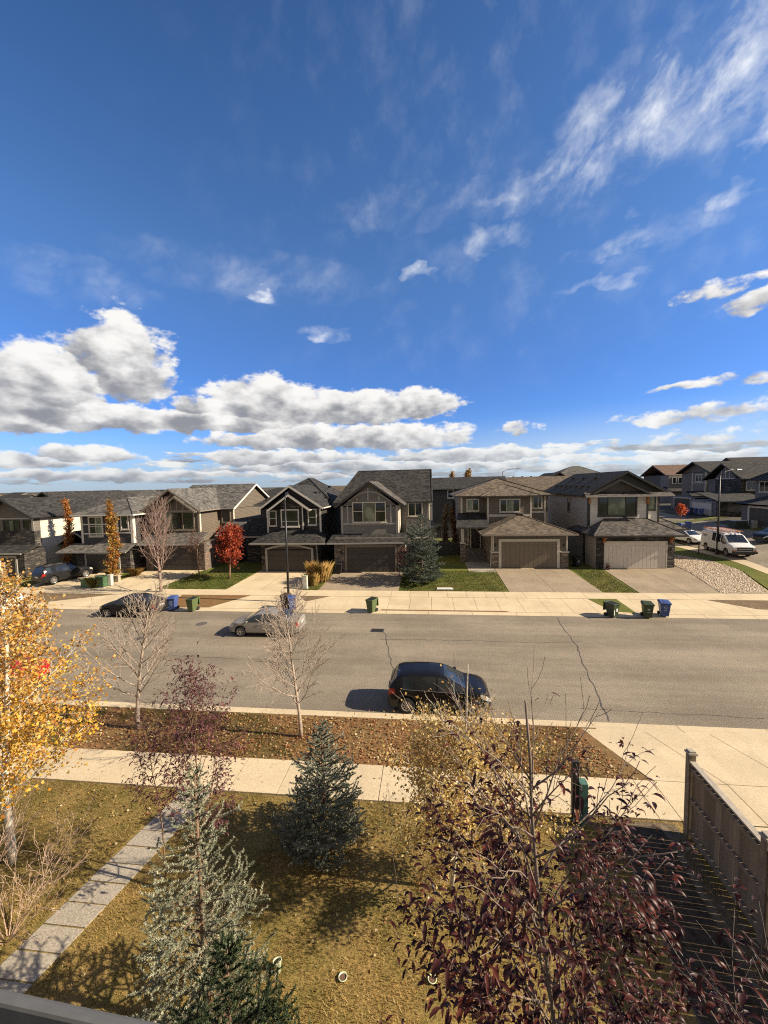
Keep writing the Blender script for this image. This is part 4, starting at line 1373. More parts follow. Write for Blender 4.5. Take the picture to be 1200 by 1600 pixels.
def back_houses():
    H = House('house', 'slate blue house behind the gap between the grey and brown houses', (6, 72, 0.6))
    H.wall(SD_SLATE, (1.0, 14, 72, 82, 0.3, 8.05))
    H.gable(SH_DARK, 'x', 0.4, 14.6, 71.4, 82.6, 8.1, 10.15, fascia=GREYTRIM, rake='both')
    H.window('-y', 72, 3.75, 4.6, 6.5, 7.75, (), [(0, 1, .5)], WHITE, 0.17)
    H.trim(GREYTRIM, '-y', 72, [(4.2, 6.4, 4.9, 5.1)])
    H = House('house', 'long brown-roofed house showing over the roof of the brown hipped house', (22, 80, 0.6))
    H.wall(SD_BROWN, (13.5, 29, 80, 92, 0.3, 7.2))
    H.gable(SH_BROWN, 'x', 13, 29.5, 79.3, 92.6, 7.3, 10.05, fascia=TANTRIM)
    v = []
    for k in range(8):
        v.append((14.5 + k * 1.8, 86.4, 10.0))
    H.vents(v)
    H = House('house', 'distant house with a small tan gable above the white house ridge', (32, 100, 0.6))
    H.wall(SD_TAN, (27.5, 36, 100, 112, 0.3, 9.2), ('y', [(29, 9.1), (34, 9.1), (31.5, 10.7)], 100, 101))
    H.gable(SH_BROWN, 'y', 99.4, 112.5, 28.2, 35.0, 9.1, 11.15, fascia=DARKTRIM, rake='first')
    H = House('house', 'distant house with a pale grey hip roof right of the tan gable', (43, 118, 0.6))
    H.wall(SD_GREY, (37, 50, 118, 130, 0.3, 10.2))
    H.hip(SH_GREY, 36, 51, 117.3, 131, 10.2, ((42.5, 123), (44.5, 123), 13.2), fascia=GREYTRIM)
    # roofs of the blocks beyond, down to the horizon
    rg = random.Random(5)
    rows = [(92, -98, 4, 13.5), (128, -150, -4, 15), (175, -210, 110, 19), (240, -300, 190, 27), (330, -420, 300, 40)]
    mats = [SH_SLATE, SH_DARK, SH_GREY, SH_BROWN]
    walls = [SD_DGREY, SD_TAN, SD_SLATE, SD_BROWN, SD_GREY]
    rn = ['slate', 'charcoal', 'pale grey', 'brown']
    wn = ['dark grey', 'tan', 'slate blue', 'taupe', 'light grey']
    seen = {2, 4, 5, 7, 10, 12, 14, 16, 17, 19, 20, 23, 24, 26, 31, 33, 34, 36, 37, 40, 41, 51, 52, 55, 58, 59}   # the others stand wholly behind nearer houses
    count = -1
    for yy, xa, xb, st in rows:
        x = xa
        while x < xb:
            w = rg.uniform(8.5, 12) * (1 + (yy > 200) * .4)
            y = yy + rg.uniform(-5, 5)
            z0 = 0.3 if y < 250 else 0.2
            ht = rg.uniform(7.6, 8.7) if y < 200 else rg.uniform(7.4, 9.0)
            k = rg.randrange(5)
            rm = rg.randrange(4)
            gb = rg.random() < 0.5
            count += 1
            if count not in seen:
                x += st * rg.uniform(0.85, 1.25)
                continue
            H = House('house', 'small far-off %s house with a %s %s roof near the horizon' % (wn[k], rn[rm], 'gable' if gb else 'hip'), (x, y, z0), 'house', 'far-off houses along the horizon')
            H.wall(walls[k], (x - w / 2, x + w / 2, y, y + 11, z0 - .4, ht - 2.4))
            rm = mats[rm]
            if gb:
                H.gable(rm, 'x', x - w / 2 - .4, x + w / 2 + .4, y - .5, y + 11.5, ht - 2.4, ht)
                mbs = MB()
                H.wall(walls[k], ('x', [(y, ht - 2.5), (y + 11, ht - 2.5), (y + 5.5, ht - .25)], x - w / 2, x + w / 2), name='gable_wall')
            else:
                H.hip(rm, x - w / 2 - .5, x + w / 2 + .5, y - .5, y + 11.5, ht - 2.4, ((x - 1, y + 5.5), (x + 1, y + 5.5), ht))
            if y < 150:
                H.window('-y', y, x - 1.5, x + .2, ht - 4.6, ht - 3.1, (0.5,), (), WHITE, 0.15)
            x += st * rg.uniform(0.85, 1.25)


def wall_lamp(H, x, y, z):
    mb = MB()
    mb.box(x - .06, x + .06, y - .14, y - .004, z, z + .26)
    mb.box(x - .085, x + .085, y - .17, y - .002, z + .261, z + .29)
    H.add('wall_lamp', mb, BLACKMETAL)


gable_house()
black_house()
tan_house()
navy_house()
stone_house()
back_left_house()
brown_house()
white_house()
side_houses()
back_houses()


# ------------------------------------------------------------------ plants
def fast_mesh(name, verts, faces, mat, parent=None, tint=None, smooth=False):
    """verts (N,3), faces (M,k) arrays -> object; tint is one colour per face"""
    me = bpy.data.meshes.new(name)
    n, (m, k) = len(verts), faces.shape
    me.vertices.add(n)
    me.vertices.foreach_set('co', np.asarray(verts, np.float32).ravel())
    me.loops.add(m * k)
    me.loops.foreach_set('vertex_index', faces.astype(np.int32).ravel())
    me.polygons.add(m)
    me.polygons.foreach_set('loop_start', np.arange(0, m * k, k, dtype=np.int32))
    me.polygons.foreach_set('loop_total', np.full(m, k, np.int32))
    if tint is not None:
        at = me.attributes.new('tint', 'FLOAT_COLOR', 'FACE')
        at.data.foreach_set('color', np.concatenate([tint, np.ones((m, 1))], 1).astype(np.float32).ravel())
    if smooth:
        me.polygons.foreach_set('use_smooth', np.ones(m, bool))
    me.materials.append(mat)
    me.update()
    me.validate()
    o = bpy.data.objects.new(name, me)
    COL.objects.link(o)
    if parent is not None:
        o.parent = parent
    return o


def palette(rg, n, cols, var=0.18):
    cols = np.array([c[:3] for c in cols])
    w = np.array([c[3] if len(c) > 3 else 1.0 for c in cols.tolist()]) if False else None
    t = cols[rg.integers(0, len(cols), n)]
    return np.clip(t * (1 + rg.uniform(-var, var, (n, 1))), 0, 1)


def unit(a):
    return a / np.maximum(1e-6, np.linalg.norm(a, axis=1, keepdims=True))


def leaf_cloud(name, pts, size, cols, mat, parent, seed, aspect=0.75, up=0.3, var=0.2):
    """a small kite-shaped leaf at every point"""
    rg = np.random.default_rng(seed)
    pts = np.asarray(pts)
    n = len(pts)
    nm = unit(rg.normal(size=(n, 3)) + np.array([0, 0, up]))
    t = unit(np.cross(nm, rg.normal(size=(n, 3))))
    b = np.cross(nm, t)
    s = size * rg.uniform(0.65, 1.25, (n, 1))
    v = np.stack([pts, pts + t * s * .45 + b * s * aspect * .5 + nm * s * .08, pts + t * s, pts + t * s * .45 - b * s * aspect * .5 + nm * s * .08], 1).reshape(-1, 3)
    f = np.arange(n * 4).reshape(n, 4)
    tint = palette(rg, n, cols, var) if not callable(cols) else cols(rg, pts)
    return fast_mesh(name, v, f, mat, parent, tint)


def droopy_leaves(name, pts, dirs, size, cols, mat, parent, seed):
    """long leaves, folded on the midrib and hanging from the twig"""
    rg = np.random.default_rng(seed)
    n = len(pts)
    pts = np.asarray(pts)
    h = np.asarray(dirs) * np.array([1, 1, 0.4]) + rg.normal(size=(n, 3)) * 0.55
    h[:, 2] *= 0.4
    h = unit(h)
    side = unit(np.cross(h, np.array([[0, 0, 1.0]])))
    L = size * rg.uniform(0.6, 1.25, (n, 1))
    W = L * rg.uniform(0.11, 0.18, (n, 1))
    droop = rg.uniform(0.8, 2.1, (n, 1))
    rows = []
    p = pts.copy()
    ang = rg.uniform(-0.5, 0.3, (n, 1))
    steps = 4
    prof = [0.12, 0.9, 1.0, 0.6, 0.03]
    for k in range(steps + 1):
        d = h * np.cos(ang) + np.array([[0, 0, -1.0]]) * np.sin(ang)
        nrm = h * np.sin(ang) + np.array([[0, 0, 1.0]]) * np.cos(ang)
        w = W * prof[k]
        rows += [p - side * w + nrm * w * .5, p.copy(), p + side * w + nrm * w * .5]
        p = p + d * L / steps
        ang = ang + droop / steps
    v = np.stack(rows, 1).reshape(-1, 3)
    base = np.arange(n)[:, None] * (3 * (steps + 1))
    fs = []
    for k in range(steps):
        a = 3 * k
        fs.append(np.concatenate([base + a, base + a + 1, base + a + 4, base + a + 3], 1))
        fs.append(np.concatenate([base + a + 1, base + a + 2, base + a + 5, base + a + 4], 1))
    f = np.stack(fs, 1).reshape(-1, 4)
    tint = np.repeat(palette(rg, n, cols, 0.3), steps * 2, 0)
    return fast_mesh(name, v, f, mat, parent, tint)


class Branches:
    """recursive branching; keeps tubes and the points where leaves grow"""
    def __init__(s, seed, P):
        s.rg = random.Random(seed)
        s.P = P
        s.mb = MB()
        s.wood = MB()
        s.pts, s.dirs = [], []

    def grow(s, p, d, L, r, lev=0):
        P, rg = s.P, s.rg
        n = max(3, int(L / P['seg'][min(lev, len(P['seg']) - 1)]))
        pts, rr, ds = [p.copy()], [r], [d.copy()]
        tip = P.get('tip', 0.25)
        wob = P['wob'][min(lev, len(P['wob']) - 1)]
        up = P['up'][min(lev, len(P['up']) - 1)]
        for i in range(n):
            d = (d + Vector((rg.gauss(0, wob), rg.gauss(0, wob), rg.gauss(0, wob) + up))).normalized()
            p = p + d * (L / n)
            pts.append(p.copy())
            ds.append(d.copy())
            rr.append(max(P.get('rmin', 0.002), r * (1 - (1 - tip) * (i + 1) / n)))
        (s.mb if lev == 0 else s.wood).tube(pts, rr, 8 if lev == 0 else (5 if lev == 1 else 3), cap=lev < 2)
        if lev >= P['leaf_from']:
            t = P['leaf_step'] * rg.random()
            while t < L:
                if t / L > P.get('leaf_t0', 0.15):
                    f = t / L * n
                    i = min(n - 1, int(f))
                    s.pts.append(pts[i].lerp(pts[i + 1], f - i))
                    s.dirs.append(ds[i + 1].copy())
                t += P['leaf_step'] * rg.uniform(.5, 1.5)
        if lev < P['levels']:
            k = P['n'][lev]
            az = rg.uniform(0, 6.28)
            for j in range(k):
                t = P['t0'][lev] + (P.get('t1', (1, 1, 1, 1))[lev] - P['t0'][lev]) * (j + rg.random() * .9) / k
                f = t * n
                i = min(n - 1, int(f))
                q = pts[i].lerp(pts[i + 1], f - i)
                dd = ds[i + 1]
                az += 2.4 + rg.uniform(-.4, .4)
                a = dd.orthogonal().normalized()
                b = dd.cross(a)
                an = rad(P['ang'][lev] * (1 - P.get('angtop', 0.3) * t)) * rg.uniform(.75, 1.25)
                cd = dd * math.cos(an) + (a * math.cos(az) + b * math.sin(az)) * math.sin(an)
                cl = L * P['len'][lev] * (P.get('shape') or (lambda t, lev: 1 - 0.6 * t))(t, lev) * rg.uniform(.7, 1.2)
                cr = min(rr[i] * 0.75, r * P['rad'][lev] * (1 - .5 * t))
                if cl > 0.05:
                    s.grow(q, cd.normalized(), cl, max(P.get('rmin', .002), cr), lev + 1)


def make_tree(name, label, loc, height, radius, P, bark, seed, leaves=None, cat='tree', group=None, lean=(0, 0)):
    t = thing(name, label, cat, loc, 0, group)
    B = Branches(seed, P)
    B.grow(Vector((0, 0, -0.03)), Vector((lean[0], lean[1], 1)).normalized(), height, radius)
    B.mb.build('trunk', bark, t, smooth=True)
    if B.wood.f:
        B.wood.build('branches', bark, t, smooth=True)
    if leaves and B.pts:
        leaves(t, np.array([tuple(p) for p in B.pts]), np.array([tuple(p) for p in B.dirs]))
    return t


BARK_GREY = plain('bark_grey', (0.32, 0.255, 0.20), 0.85, 0.25, 12)
BARK_PALE = plain('bark_pale', (0.50, 0.46, 0.37), 0.8, 0.2, 9)
BARK_BIRCH = plain('bark_birch', (0.48, 0.42, 0.34), 0.8, 0.35, 14)
BARK_DARK = plain('bark_dark', (0.075, 0.06, 0.055), 0.8, 0.3, 14)
BARK_BROWN = plain('bark_brown', (0.17, 0.105, 0.065), 0.85, 0.25, 14)
TWIG = plain('twig_tan', (0.36, 0.25, 0.18), 0.8, 0.2, 9)
LEAF = leaf_mat('leaf', 0.5, 0.38)
LEAF_PURPLE = leaf_mat('leaf_purple', 0.42, 0.30, 0.28)
NEEDLE = leaf_mat('needle', 0.6, 0.12, 0.3)

GOLD = [(0.56, 0.32, 0.03), (0.62, 0.39, 0.04), (0.48, 0.22, 0.03), (0.60, 0.42, 0.09), (0.38, 0.16, 0.03), (0.64, 0.46, 0.14)]
PALE_GOLD = [(0.50, 0.36, 0.11), (0.56, 0.43, 0.17), (0.42, 0.26, 0.07), (0.36, 0.19, 0.05), (0.58, 0.48, 0.25)]
PURPLE = [(0.048, 0.013, 0.012), (0.032, 0.010, 0.010), (0.066, 0.019, 0.016), (0.04, 0.015, 0.014), (0.10, 0.026, 0.018)]
PLUM = [(0.11, 0.042, 0.042), (0.085, 0.032, 0.034), (0.14, 0.052, 0.048), (0.10, 0.045, 0.042)]
RED = [(0.38, 0.05, 0.022), (0.28, 0.035, 0.02), (0.44, 0.095, 0.03), (0.20, 0.03, 0.02), (0.33, 0.08, 0.03)]
ORANGE = [(0.42, 0.17, 0.03), (0.36, 0.12, 0.03), (0.46, 0.23, 0.05), (0.30, 0.11, 0.03)]


def spread(pts, k, r, seed, squash=1.0):
    rg = np.random.default_rng(seed)
    p = np.repeat(pts, k, 0)
    return p + rg.normal(size=p.shape) * r * np.array([1, 1, squash])


# golden aspen at the left edge
def aspen_tint(top):
    base = np.array(GOLD)
    def f(rg, pts):
        n = len(pts)
        t = base[rg.integers(0, len(base), n)]
        k = np.clip((pts[:, 2:3] - 2.6) / (top - 2.6), 0, 1)
        t = t * (1 + (np.array([[1.12, 1.12, .9]]) - 1) * (1 - k)) * np.array([[1, .84, .78]]) ** (rg.random((n, 1)) * 1.3 * k)
        pale = np.array([[0.56, 0.34, 0.16]]) * (rg.random((n, 1)) > .35) + np.array([[0.36, 0.15, 0.05]]) * 1.0 * (rg.random((n, 1)) > .3)
        return np.clip((t * (1 - .55 * k) + np.clip(pale, 0, .66) * .55 * k) * rg.uniform(.8, 1.2, (n, 1)), 0, .8)
    return f


make_tree('aspen_tree', 'golden aspen with a pale trunk at the left edge of the lawn', (-10.15, 8.0, 0.1), 7.4, 0.085,
          dict(seg=(.5, .3, .2), wob=(.035, .10, .15), up=(.03, .10, .05), levels=2, n=(50, 13), t0=(.21, .12), len=(.42, .44), ang=(80, 48),
               rad=(.30, .5), leaf_from=1, leaf_step=.075, rmin=.004, angtop=.45, shape=lambda t, l: (1.25 - t * 1.22) if l == 0 else 1 - .5 * t),
          BARK_PALE, 11, lambda t, p, d: leaf_cloud('crown', spread(p, 3, .10, 3), .075, aspen_tint(7.6), LEAF, t, 5, .9), lean=(.03, .02))
make_tree('aspen_tree', 'second golden aspen partly cut off by the left edge', (-12.1, 8.9, 0.1), 7.0, 0.10,
          dict(seg=(.5, .3, .2), wob=(.035, .10, .15), up=(.03, .10, .05), levels=2, n=(30, 10), t0=(.28, .12), len=(.36, .42), ang=(70, 48),
               rad=(.30, .5), leaf_from=1, leaf_step=.10, rmin=.004, angtop=.45, shape=lambda t, l: (1.2 - t * 1.1) if l == 0 else 1 - .5 * t),
          BARK_PALE, 17, lambda t, p, d: leaf_cloud('crown', spread(p, 4, .09, 4), .085, aspen_tint(7.2), LEAF, t, 9, .9), lean=(-.02, .02))

# pale yellow birch in the middle of the lawn
make_tree('birch_tree', 'thin pale yellow birch standing before the black hatchback', (0.42, 8.3, 0.1), 5.6, 0.05,
          dict(seg=(.4, .25, .15), wob=(.04, .10, .14), up=(.02, .07, .05), levels=2, n=(44, 11), t0=(.14, .15), len=(.34, .45), ang=(76, 48),
               rad=(.34, .5), leaf_from=1, leaf_step=.05, rmin=.0026, angtop=.6, leaf_t0=.2, t1=(.72, 1, 1, 1),
               shape=lambda t, l: (1.0 * min(1, .55 + t * 1.4) * (1 if t < .5 else max(.13, 1 - (t - .5) * 2.6))) if l == 0 else 1 - .5 * t),
          BARK_BIRCH, 23,
          lambda t, p, d: leaf_cloud('crown', spread(p[(p[:, 2] < 4.25 - .5 * np.random.default_rng(1).random(len(p))) | (np.random.default_rng(2).random(len(p)) < .05)], 4, .10, 6), .06, PALE_GOLD, LEAF, t, 8, .8), lean=(.02, 0))


# bare boulevard trees
def bare(label, loc, h, r, seed, bark, n=26, name='bare_tree', lw=.60, group=None, ang=56, t0=.25, twn=13):
    return make_tree(name, label, loc, h, r,
                     dict(seg=(.4, .28, .2, .15), wob=(.04, .07, .10, .13), up=(.02, .075, .045, .03), levels=3, n=(n, twn, 5), t0=(t0, .18, .2), len=(lw, .40, .45),
                          ang=(ang * 1.25, 42, 38), rad=(.38, .48, .55), leaf_from=9, leaf_step=1, rmin=.0058, angtop=.55,
                          shape=lambda t, l: (1.25 - t * .85) if l == 0 else 1 - .5 * t), bark, seed, None, group=group)


bare('bare street tree on the boulevard left of the other, above the plum bush', (-10.95, 13.25, 0.1), 4.7, 0.08, 31, BARK_GREY, 24)
bare('bare street tree on the boulevard in front of the silver sedan', (-4.62, 13.25, 0.1), 4.5, 0.072, 37, BARK_GREY, 26)
bare('bare vase-shaped tree between the navy and tan houses by the far pavement', (-23.1, 31.6, 0.19), 7.0, 0.13, 41, plain('bark_rosy', (0.25, 0.17, 0.14), .85, .2, 9), 30, lw=.56, ang=36, t0=.22)


# red maple, far lawn
def crown_tree(name, label, loc, h, r, cw, cols, seed, size, n0=26, k=5, t0=.25, rsp=.14, bark=None, ang=62, step=.16, lenk=.0):
    return make_tree(name, label, loc, h, r,
                     dict(seg=(.4, .3, .2), wob=(.05, .12, .15), up=(.03, .10, .04), levels=2, n=(n0, 8), t0=(t0, .2), len=(cw, .45), ang=(ang, 45),
                          rad=(.35, .5), leaf_from=1, leaf_step=step, rmin=.006, angtop=.5, shape=lambda t, l: (1.2 * (1 - (2 * t - 1) ** 4 * .6) - .35 * t) if l == 0 else 1 - .5 * t),
                     bark or BARK_BROWN, seed, lambda t, p, d: leaf_cloud('crown', spread(p, k, rsp, seed), size, cols, LEAF, t, seed + 1, .85))


crown_tree('maple_tree', 'small red maple in full autumn colour on the lawn of the tan house', (-19.0, 35.8, 0.38), 4.5, .11, .42, RED, 51, .17, 28, 6, .27, .16)
crown_tree('columnar_tree', 'tall orange columnar tree in front of the navy house garage', (-30.15, 34.6, 0.32), 7.9, .10, .095, ORANGE + [(0.30, .26, .05), (.4, .3, .06)], 57, .16, 46, 5, .08, .10, ang=50)
crown_tree('columnar_tree', 'orange columnar tree before the cream side wall', (-39.1, 38.6, 0.45), 8.0, .10, .085, ORANGE, 59, .16, 44, 5, .10, .10, ang=50)
crown_tree('plum_tree', 'small dark plum-leaved tree in the shade before the tan garage', (-22.3, 36.2, 0.4), 4.2, .06, .40, [(0.10, .045, .035), (.13, .06, .04)], 61, .10, 18, 2, .22, .16)
crown_tree('shrub', 'dark red shrub beside the grey house garage', (-2.1, 36.6, 0.42), 2.3, .05, .5, [(0.10, .025, .03), (.07, .02, .025), (.13, .04, .04)], 63, .12, 22, 5, .05, .14)
crown_tree('maple_tree', 'tiny orange-red sapling across the side street', (40.0, 67.6, 2.6), 2.1, .05, .40, [(0.55, .10, .04), (.6, .16, .06)], 67, .17, 18, 5, .3, .12)
for i, (x, y, h, l) in enumerate(((2.3, 50, 6.0, 'left of three columnar tan shrubs in the gap beside the brown house'),
                                  (3.4, 51, 5.4, 'middle one of three columnar tan shrubs in the gap beside the brown house'),
                                  (4.5, 52, 6.2, 'right of three columnar tan shrubs in the gap beside the brown house'))):
    if i == 2:
        x = 3.95
        y = 56
    crown_tree('columnar_shrub', l, (x, y, .5), h, .07, .10, [(0.23, .17, .11), (.28, .20, .13), (.19, .15, .10)] if i != 1 else [(0.26, .13, .06), (.22, .15, .09)], 71 + i, .2, 40, 5, .04, .12, ang=30)
crown_tree('poplar_tree', 'thin tan poplar top rising over the slate blue house, left one', (8.6, 150, 0.4), 13.0, .2, .07, [(0.40, .25, .12), (.33, .20, .10)], 81, .5, 40, 5, .1, .3, ang=40)
crown_tree('poplar_tree', 'wider tan poplar top rising over the slate blue house, right one', (14.6, 150, 0.4), 13.6, .2, .11, [(0.42, .27, .11), (.36, .22, .10)], 83, .5, 44, 6, .1, .35, ang=44)


# spruces: whorled boughs, each carrying needled shoots
def spruce(label, loc, H, R, seed, cols, whorl=0.22, shoot=0.17, nl=34, nlen=.026, dens=1.0, top=0.0, wid=0.0055):
    rg = random.Random(seed)
    nr = np.random.default_rng(seed)
    t = thing('spruce_tree', label, 'tree', loc)
    mb = MB()
    mb.tube([(0, 0, -.03), (0, 0, H * .5), (.01, 0, H)], [.03 + H * .009, .02 + H * .004, .006], 7)
    mb.build('trunk', BARK_BROWN, t, smooth=True)
    boughs = MB()
    seg = []

    def shoots(p, d, L, lev):
        """a bough with pairs of side shoots"""
        n = max(2, int(L / (shoot * .8)))
        q = p.copy()
        dd = d.copy()
        prev = q.copy()
        for i in range(n):
            dd = (dd + Vector((rg.gauss(0, .05), rg.gauss(0, .05), .045 + rg.gauss(0, .03)))).normalized()
            q = q + dd * (L / n)
            seg.append((prev.copy(), q.copy()))
            if i >= n * (.12 if lev == 0 else .3):
                rest = L * (1 - i / n)
                for sgn in (-1, 1):
                    if rg.random() > .93 * dens:
                        continue
                    sd = dd.cross(Vector((0, 0, 1)))
                    if sd.length < .01:
                        sd = Vector((1, 0, 0))
                    sd.normalize()
                    a = rad(rg.uniform(38, 62))
                    nd = (dd * math.cos(a) + sd * sgn * math.sin(a) + Vector((0, 0, rg.uniform(-.05, .35)))).normalized()
                    sl = min(rest * .75 + shoot * .5, shoot * (2.6 if lev == 0 else 1.0)) * rg.uniform(.7, 1.15)
                    if lev == 0 and sl > shoot * 1.5:
                        shoots(q, nd, sl, 1)
                    else:
                        seg.append((q.copy(), q + nd * min(sl, shoot * 1.1)))
            prev = q.copy()
    z = H * .03
    while z < H * .985:
        f = 1 - z / H
        L = R * (f ** .85) * (1.0 if z > H * .1 else .85)
        nb = max(4, int(5 + 4 * f))
        a0 = rg.uniform(0, 6.28)
        for k in range(nb):
            if rg.random() < .10:
                continue
            a = a0 + 6.283 * k / nb + rg.uniform(-.25, .25)
            l = L * rg.choice((.62, .8, .95, 1.05, 1.25)) * rg.uniform(.92, 1.08) + .05
            pitch = .10 + .55 * (1 - f) ** 1.5 - .12 * f
            d = Vector((math.cos(a) * math.cos(pitch), math.sin(a) * math.cos(pitch), math.sin(pitch)))
            p = Vector((0, 0, z + rg.uniform(-.06, .06)))
            boughs.tube([p, p + d * l * .5, p + d * l * .9], [.012 + .006 * f, .008, .003], 4, cap=False)
            shoots(p + d * min(.08, l * .2), d, l, 0)
        z += whorl * (.6 + .55 * f) * rg.uniform(.8, 1.2)
    z = H * .1
    while z < H * .90:                       # short growth that clothes the trunk
        a = rg.uniform(0, 6.28)
        d = Vector((math.cos(a), math.sin(a), rg.uniform(.3, 1.1))).normalized()
        p = Vector((d.x * .02, d.y * .02, z))
        seg.append((p, p + d * shoot * rg.uniform(.8, 1.5)))
        z += H * .012
    seg.append((Vector((0, 0, H * .96)), Vector((0, 0, H + .16))))
    boughs.build('boughs', BARK_BROWN, t)
    A = np.array([tuple(a) for a, b in seg])
    Bv = np.array([tuple(b) for a, b in seg])
    D = unit(Bv - A)
    n = len(seg)
    u = np.tile(np.linspace(0.02, 1, nl), n)[:, None]
    a = np.repeat(A, nl, 0)
    b = np.repeat(Bv, nl, 0)
    dd = np.repeat(D, nl, 0)
    base = a + (b - a) * u
    rn = nr.normal(size=base.shape)
    rn = unit(rn - dd * (rn * dd).sum(1, keepdims=True))
    nd = unit(rn + dd * nr.uniform(.35, 1.0, (len(base), 1)) + np.array([0, 0, .18]))
    ln = nlen * nr.uniform(.7, 1.25, (len(base), 1))
    sd = unit(np.cross(nd, nr.normal(size=base.shape)))
    w = wid * nr.uniform(.7, 1.3, (len(base), 1))
    v = np.stack([base - sd * w, base + sd * w, base + nd * ln], 1).reshape(-1, 3)
    f = np.arange(len(base) * 3).reshape(-1, 3)
    st = palette(nr, n, cols, .16)
    tint = np.repeat(st, nl, 0) * nr.uniform(.8, 1.2, (len(base), 1))
    fast_mesh('crown', v, f, NEEDLE, t, np.clip(tint, 0, 1))
    return t


BLUE = [(0.16, 0.172, 0.128), (0.20, 0.21, 0.16), (0.12, 0.132, 0.095), (0.24, 0.25, 0.195)]
BLUE2 = [(0.27, 0.275, 0.18), (0.32, 0.32, 0.22), (0.21, 0.215, 0.14), (0.37, 0.36, 0.255)]
spruce('large silvery blue spruce with a bare brown leader beside the paved path', (-3.72, 5.6, 0.1), 4.5, .90, 5, BLUE2, .26, .18, 56, .036, .70, 0, .0075)
spruce('small blue spruce on the lawn by the pavement', (-2.66, 9.1, 0.1), 3.15, .92, 7, [(0.19, .205, .155), (.235, .25, .19), (.15, .165, .12), (.28, .29, .225)], .19, .16, 48, .038, .92, 0, .0105)
spruce('tall blue spruce on the lawn of the far grey house', (-0.55, 34.8, 0.33), 6.1, 2.0, 9, [(0.10, .122, .098), (.125, .148, .12), (.08, .10, .08)], .30, .25, 20, .07, 1.0, 0, .022)
spruce('dark green spruce added as shaded foot of the silvery one, cut by the bottom edge', (-2.5, 4.2, 0.1), 3.4, 0.95, 15, [(0.040, .056, .024), (.055, .075, .032), (.03, .042, .02)], .2, .16, 50, .036, .95, 0, .008)  # added tree; dark needles paint in shade at the silvery spruce's foot

# plum-leaved chokecherries
def cherry(label, loc, h, r, seed, nb, ln, size, cols, k=2, t0=.25, sp=.05, step=.05, lean=(0, 0), ang=55, levels=2, bark=None, hgt=None, shape=None, n2=7, l2=.42, up=(.04, .10, .06), keep=None, t1=(1, 1, 1, 1)):
    def crown(t, p, d):
        if keep is not None:
            m = keep(p, np.random.default_rng(seed))
            p, d = p[m], d[m]
        droopy_leaves('crown', spread(p, k, sp, seed), np.repeat(d, k, 0), size, cols, LEAF_PURPLE, t, seed + 3)
    return make_tree('chokecherry_tree', label, loc, h, r,
                     dict(seg=(.4, .22, .14), wob=(.05, .11, .14), up=up, levels=levels, n=(nb, n2), t0=(t0, .2), len=(ln, l2), ang=(ang, 45),
                          rad=(.4, .5), leaf_from=1, leaf_step=step, rmin=.0022, angtop=.45, leaf_t0=.3, t1=t1, shape=shape or (lambda t, l: (1.25 - t * .8) if l == 0 else 1 - .5 * t)),
                     bark or BARK_DARK, seed, crown, lean=lean)


def keep_low(z0, dz, low=.04):
    def f(p, rg):
        return rg.random(len(p)) < np.clip((z0 - p[:, 2]) / dz, low, 1)
    return f


cherry('large purple-leaved chokecherry close by at the lower right', (1.22, 2.75, 0.1), 7.45, .034, 91, 58, .160, .085, PURPLE, 3, .42, .05, .052, (.006, .0), 74,
       shape=lambda t, l: (1.1 * (1 if t < .82 else max(.40, 1 - (t - .82) * 3.6))) if l == 0 else 1 - .5 * t, bark=plain('bark_cherry', (0.17, .125, .10), .8, .3, 12), n2=7, up=(.04, .02, .02), keep=keep_low(6.95, .8), t1=(.93, 1, 1, 1))
cherry('second purple-leaved chokecherry in the shade near the side path', (1.58, 2.7, 0.1), 6.6, .035, 95, 44, .145, .085, PURPLE, 3, .45, .05, .07, (.004, .0), 70,
       shape=lambda t, l: (1.1 * (1 if t < .8 else max(.45, 1 - (t - .8) * 3.0))) if l == 0 else 1 - .5 * t, bark=BARK_DARK, n2=6, up=(.04, .03, .03), keep=keep_low(6.5, .7))
cherry('plum-leaved chokecherry bush rising behind the silvery spruce', (-5.3, 7.6, 0.1), 4.6, .035, 97, 30, .46, .11, PLUM, 2, .25, .08, .065, (.04, .02), 52, bark=BARK_BROWN)
cherry('thin plum-leaved stem beside the front path', (-6.15, 8.0, 0.1), 3.7, .02, 99, 16, .36, .09, PLUM, 2, .35, .04, .09, (-.04, .02), 50, bark=BARK_BROWN)
cherry('thin green-leaved sprig stem left of the yellow birch', (-0.75, 7.9, 0.1), 2.55, .012, 103, 8, .16, .05, [(0.07, .06, .03), (.10, .08, .04)], 1, .6, .03, .06, (-.08, .02), 60, bark=BARK_GREY)

# leafless shrub under the aspen
def shrub(name, label, loc, h, n, seed, bark, spread_=.55, r=.012):
    t = thing(name, label, 'shrub', loc)
    B = Branches(seed, dict(seg=(.25, .2, .15), wob=(.09, .12, .14), up=(.02, .03, .02), levels=2, n=(7, 5), t0=(.2, .2), len=(.5, .5), ang=(38, 40),
                            rad=(.6, .6), leaf_from=9, leaf_step=1, rmin=.0035, angtop=.2))
    rg = random.Random(seed)
    for k in range(n):
        a = rg.uniform(0, 6.28)
        d = Vector((math.cos(a) * spread_, math.sin(a) * spread_, 1)).normalized()
        B.grow(Vector((math.cos(a) * .08, math.sin(a) * .08, 0)), d, h * rg.uniform(.65, 1.15), r)
    B.mb.build('stems', bark, t)
    B.wood.build('twigs', bark, t)
    return t


shrub('bare_shrub', 'leafless tan shrub at the foot of the golden aspen', (-8.55, 6.5, 0.1), 2.1, 13, 107, TWIG, .75, .010)
shrub('bare_shrub', 'leafless tan shrub at the left edge below the aspens', (-9.8, 6.7, 0.1), 2.4, 12, 109, TWIG, .6, .010)


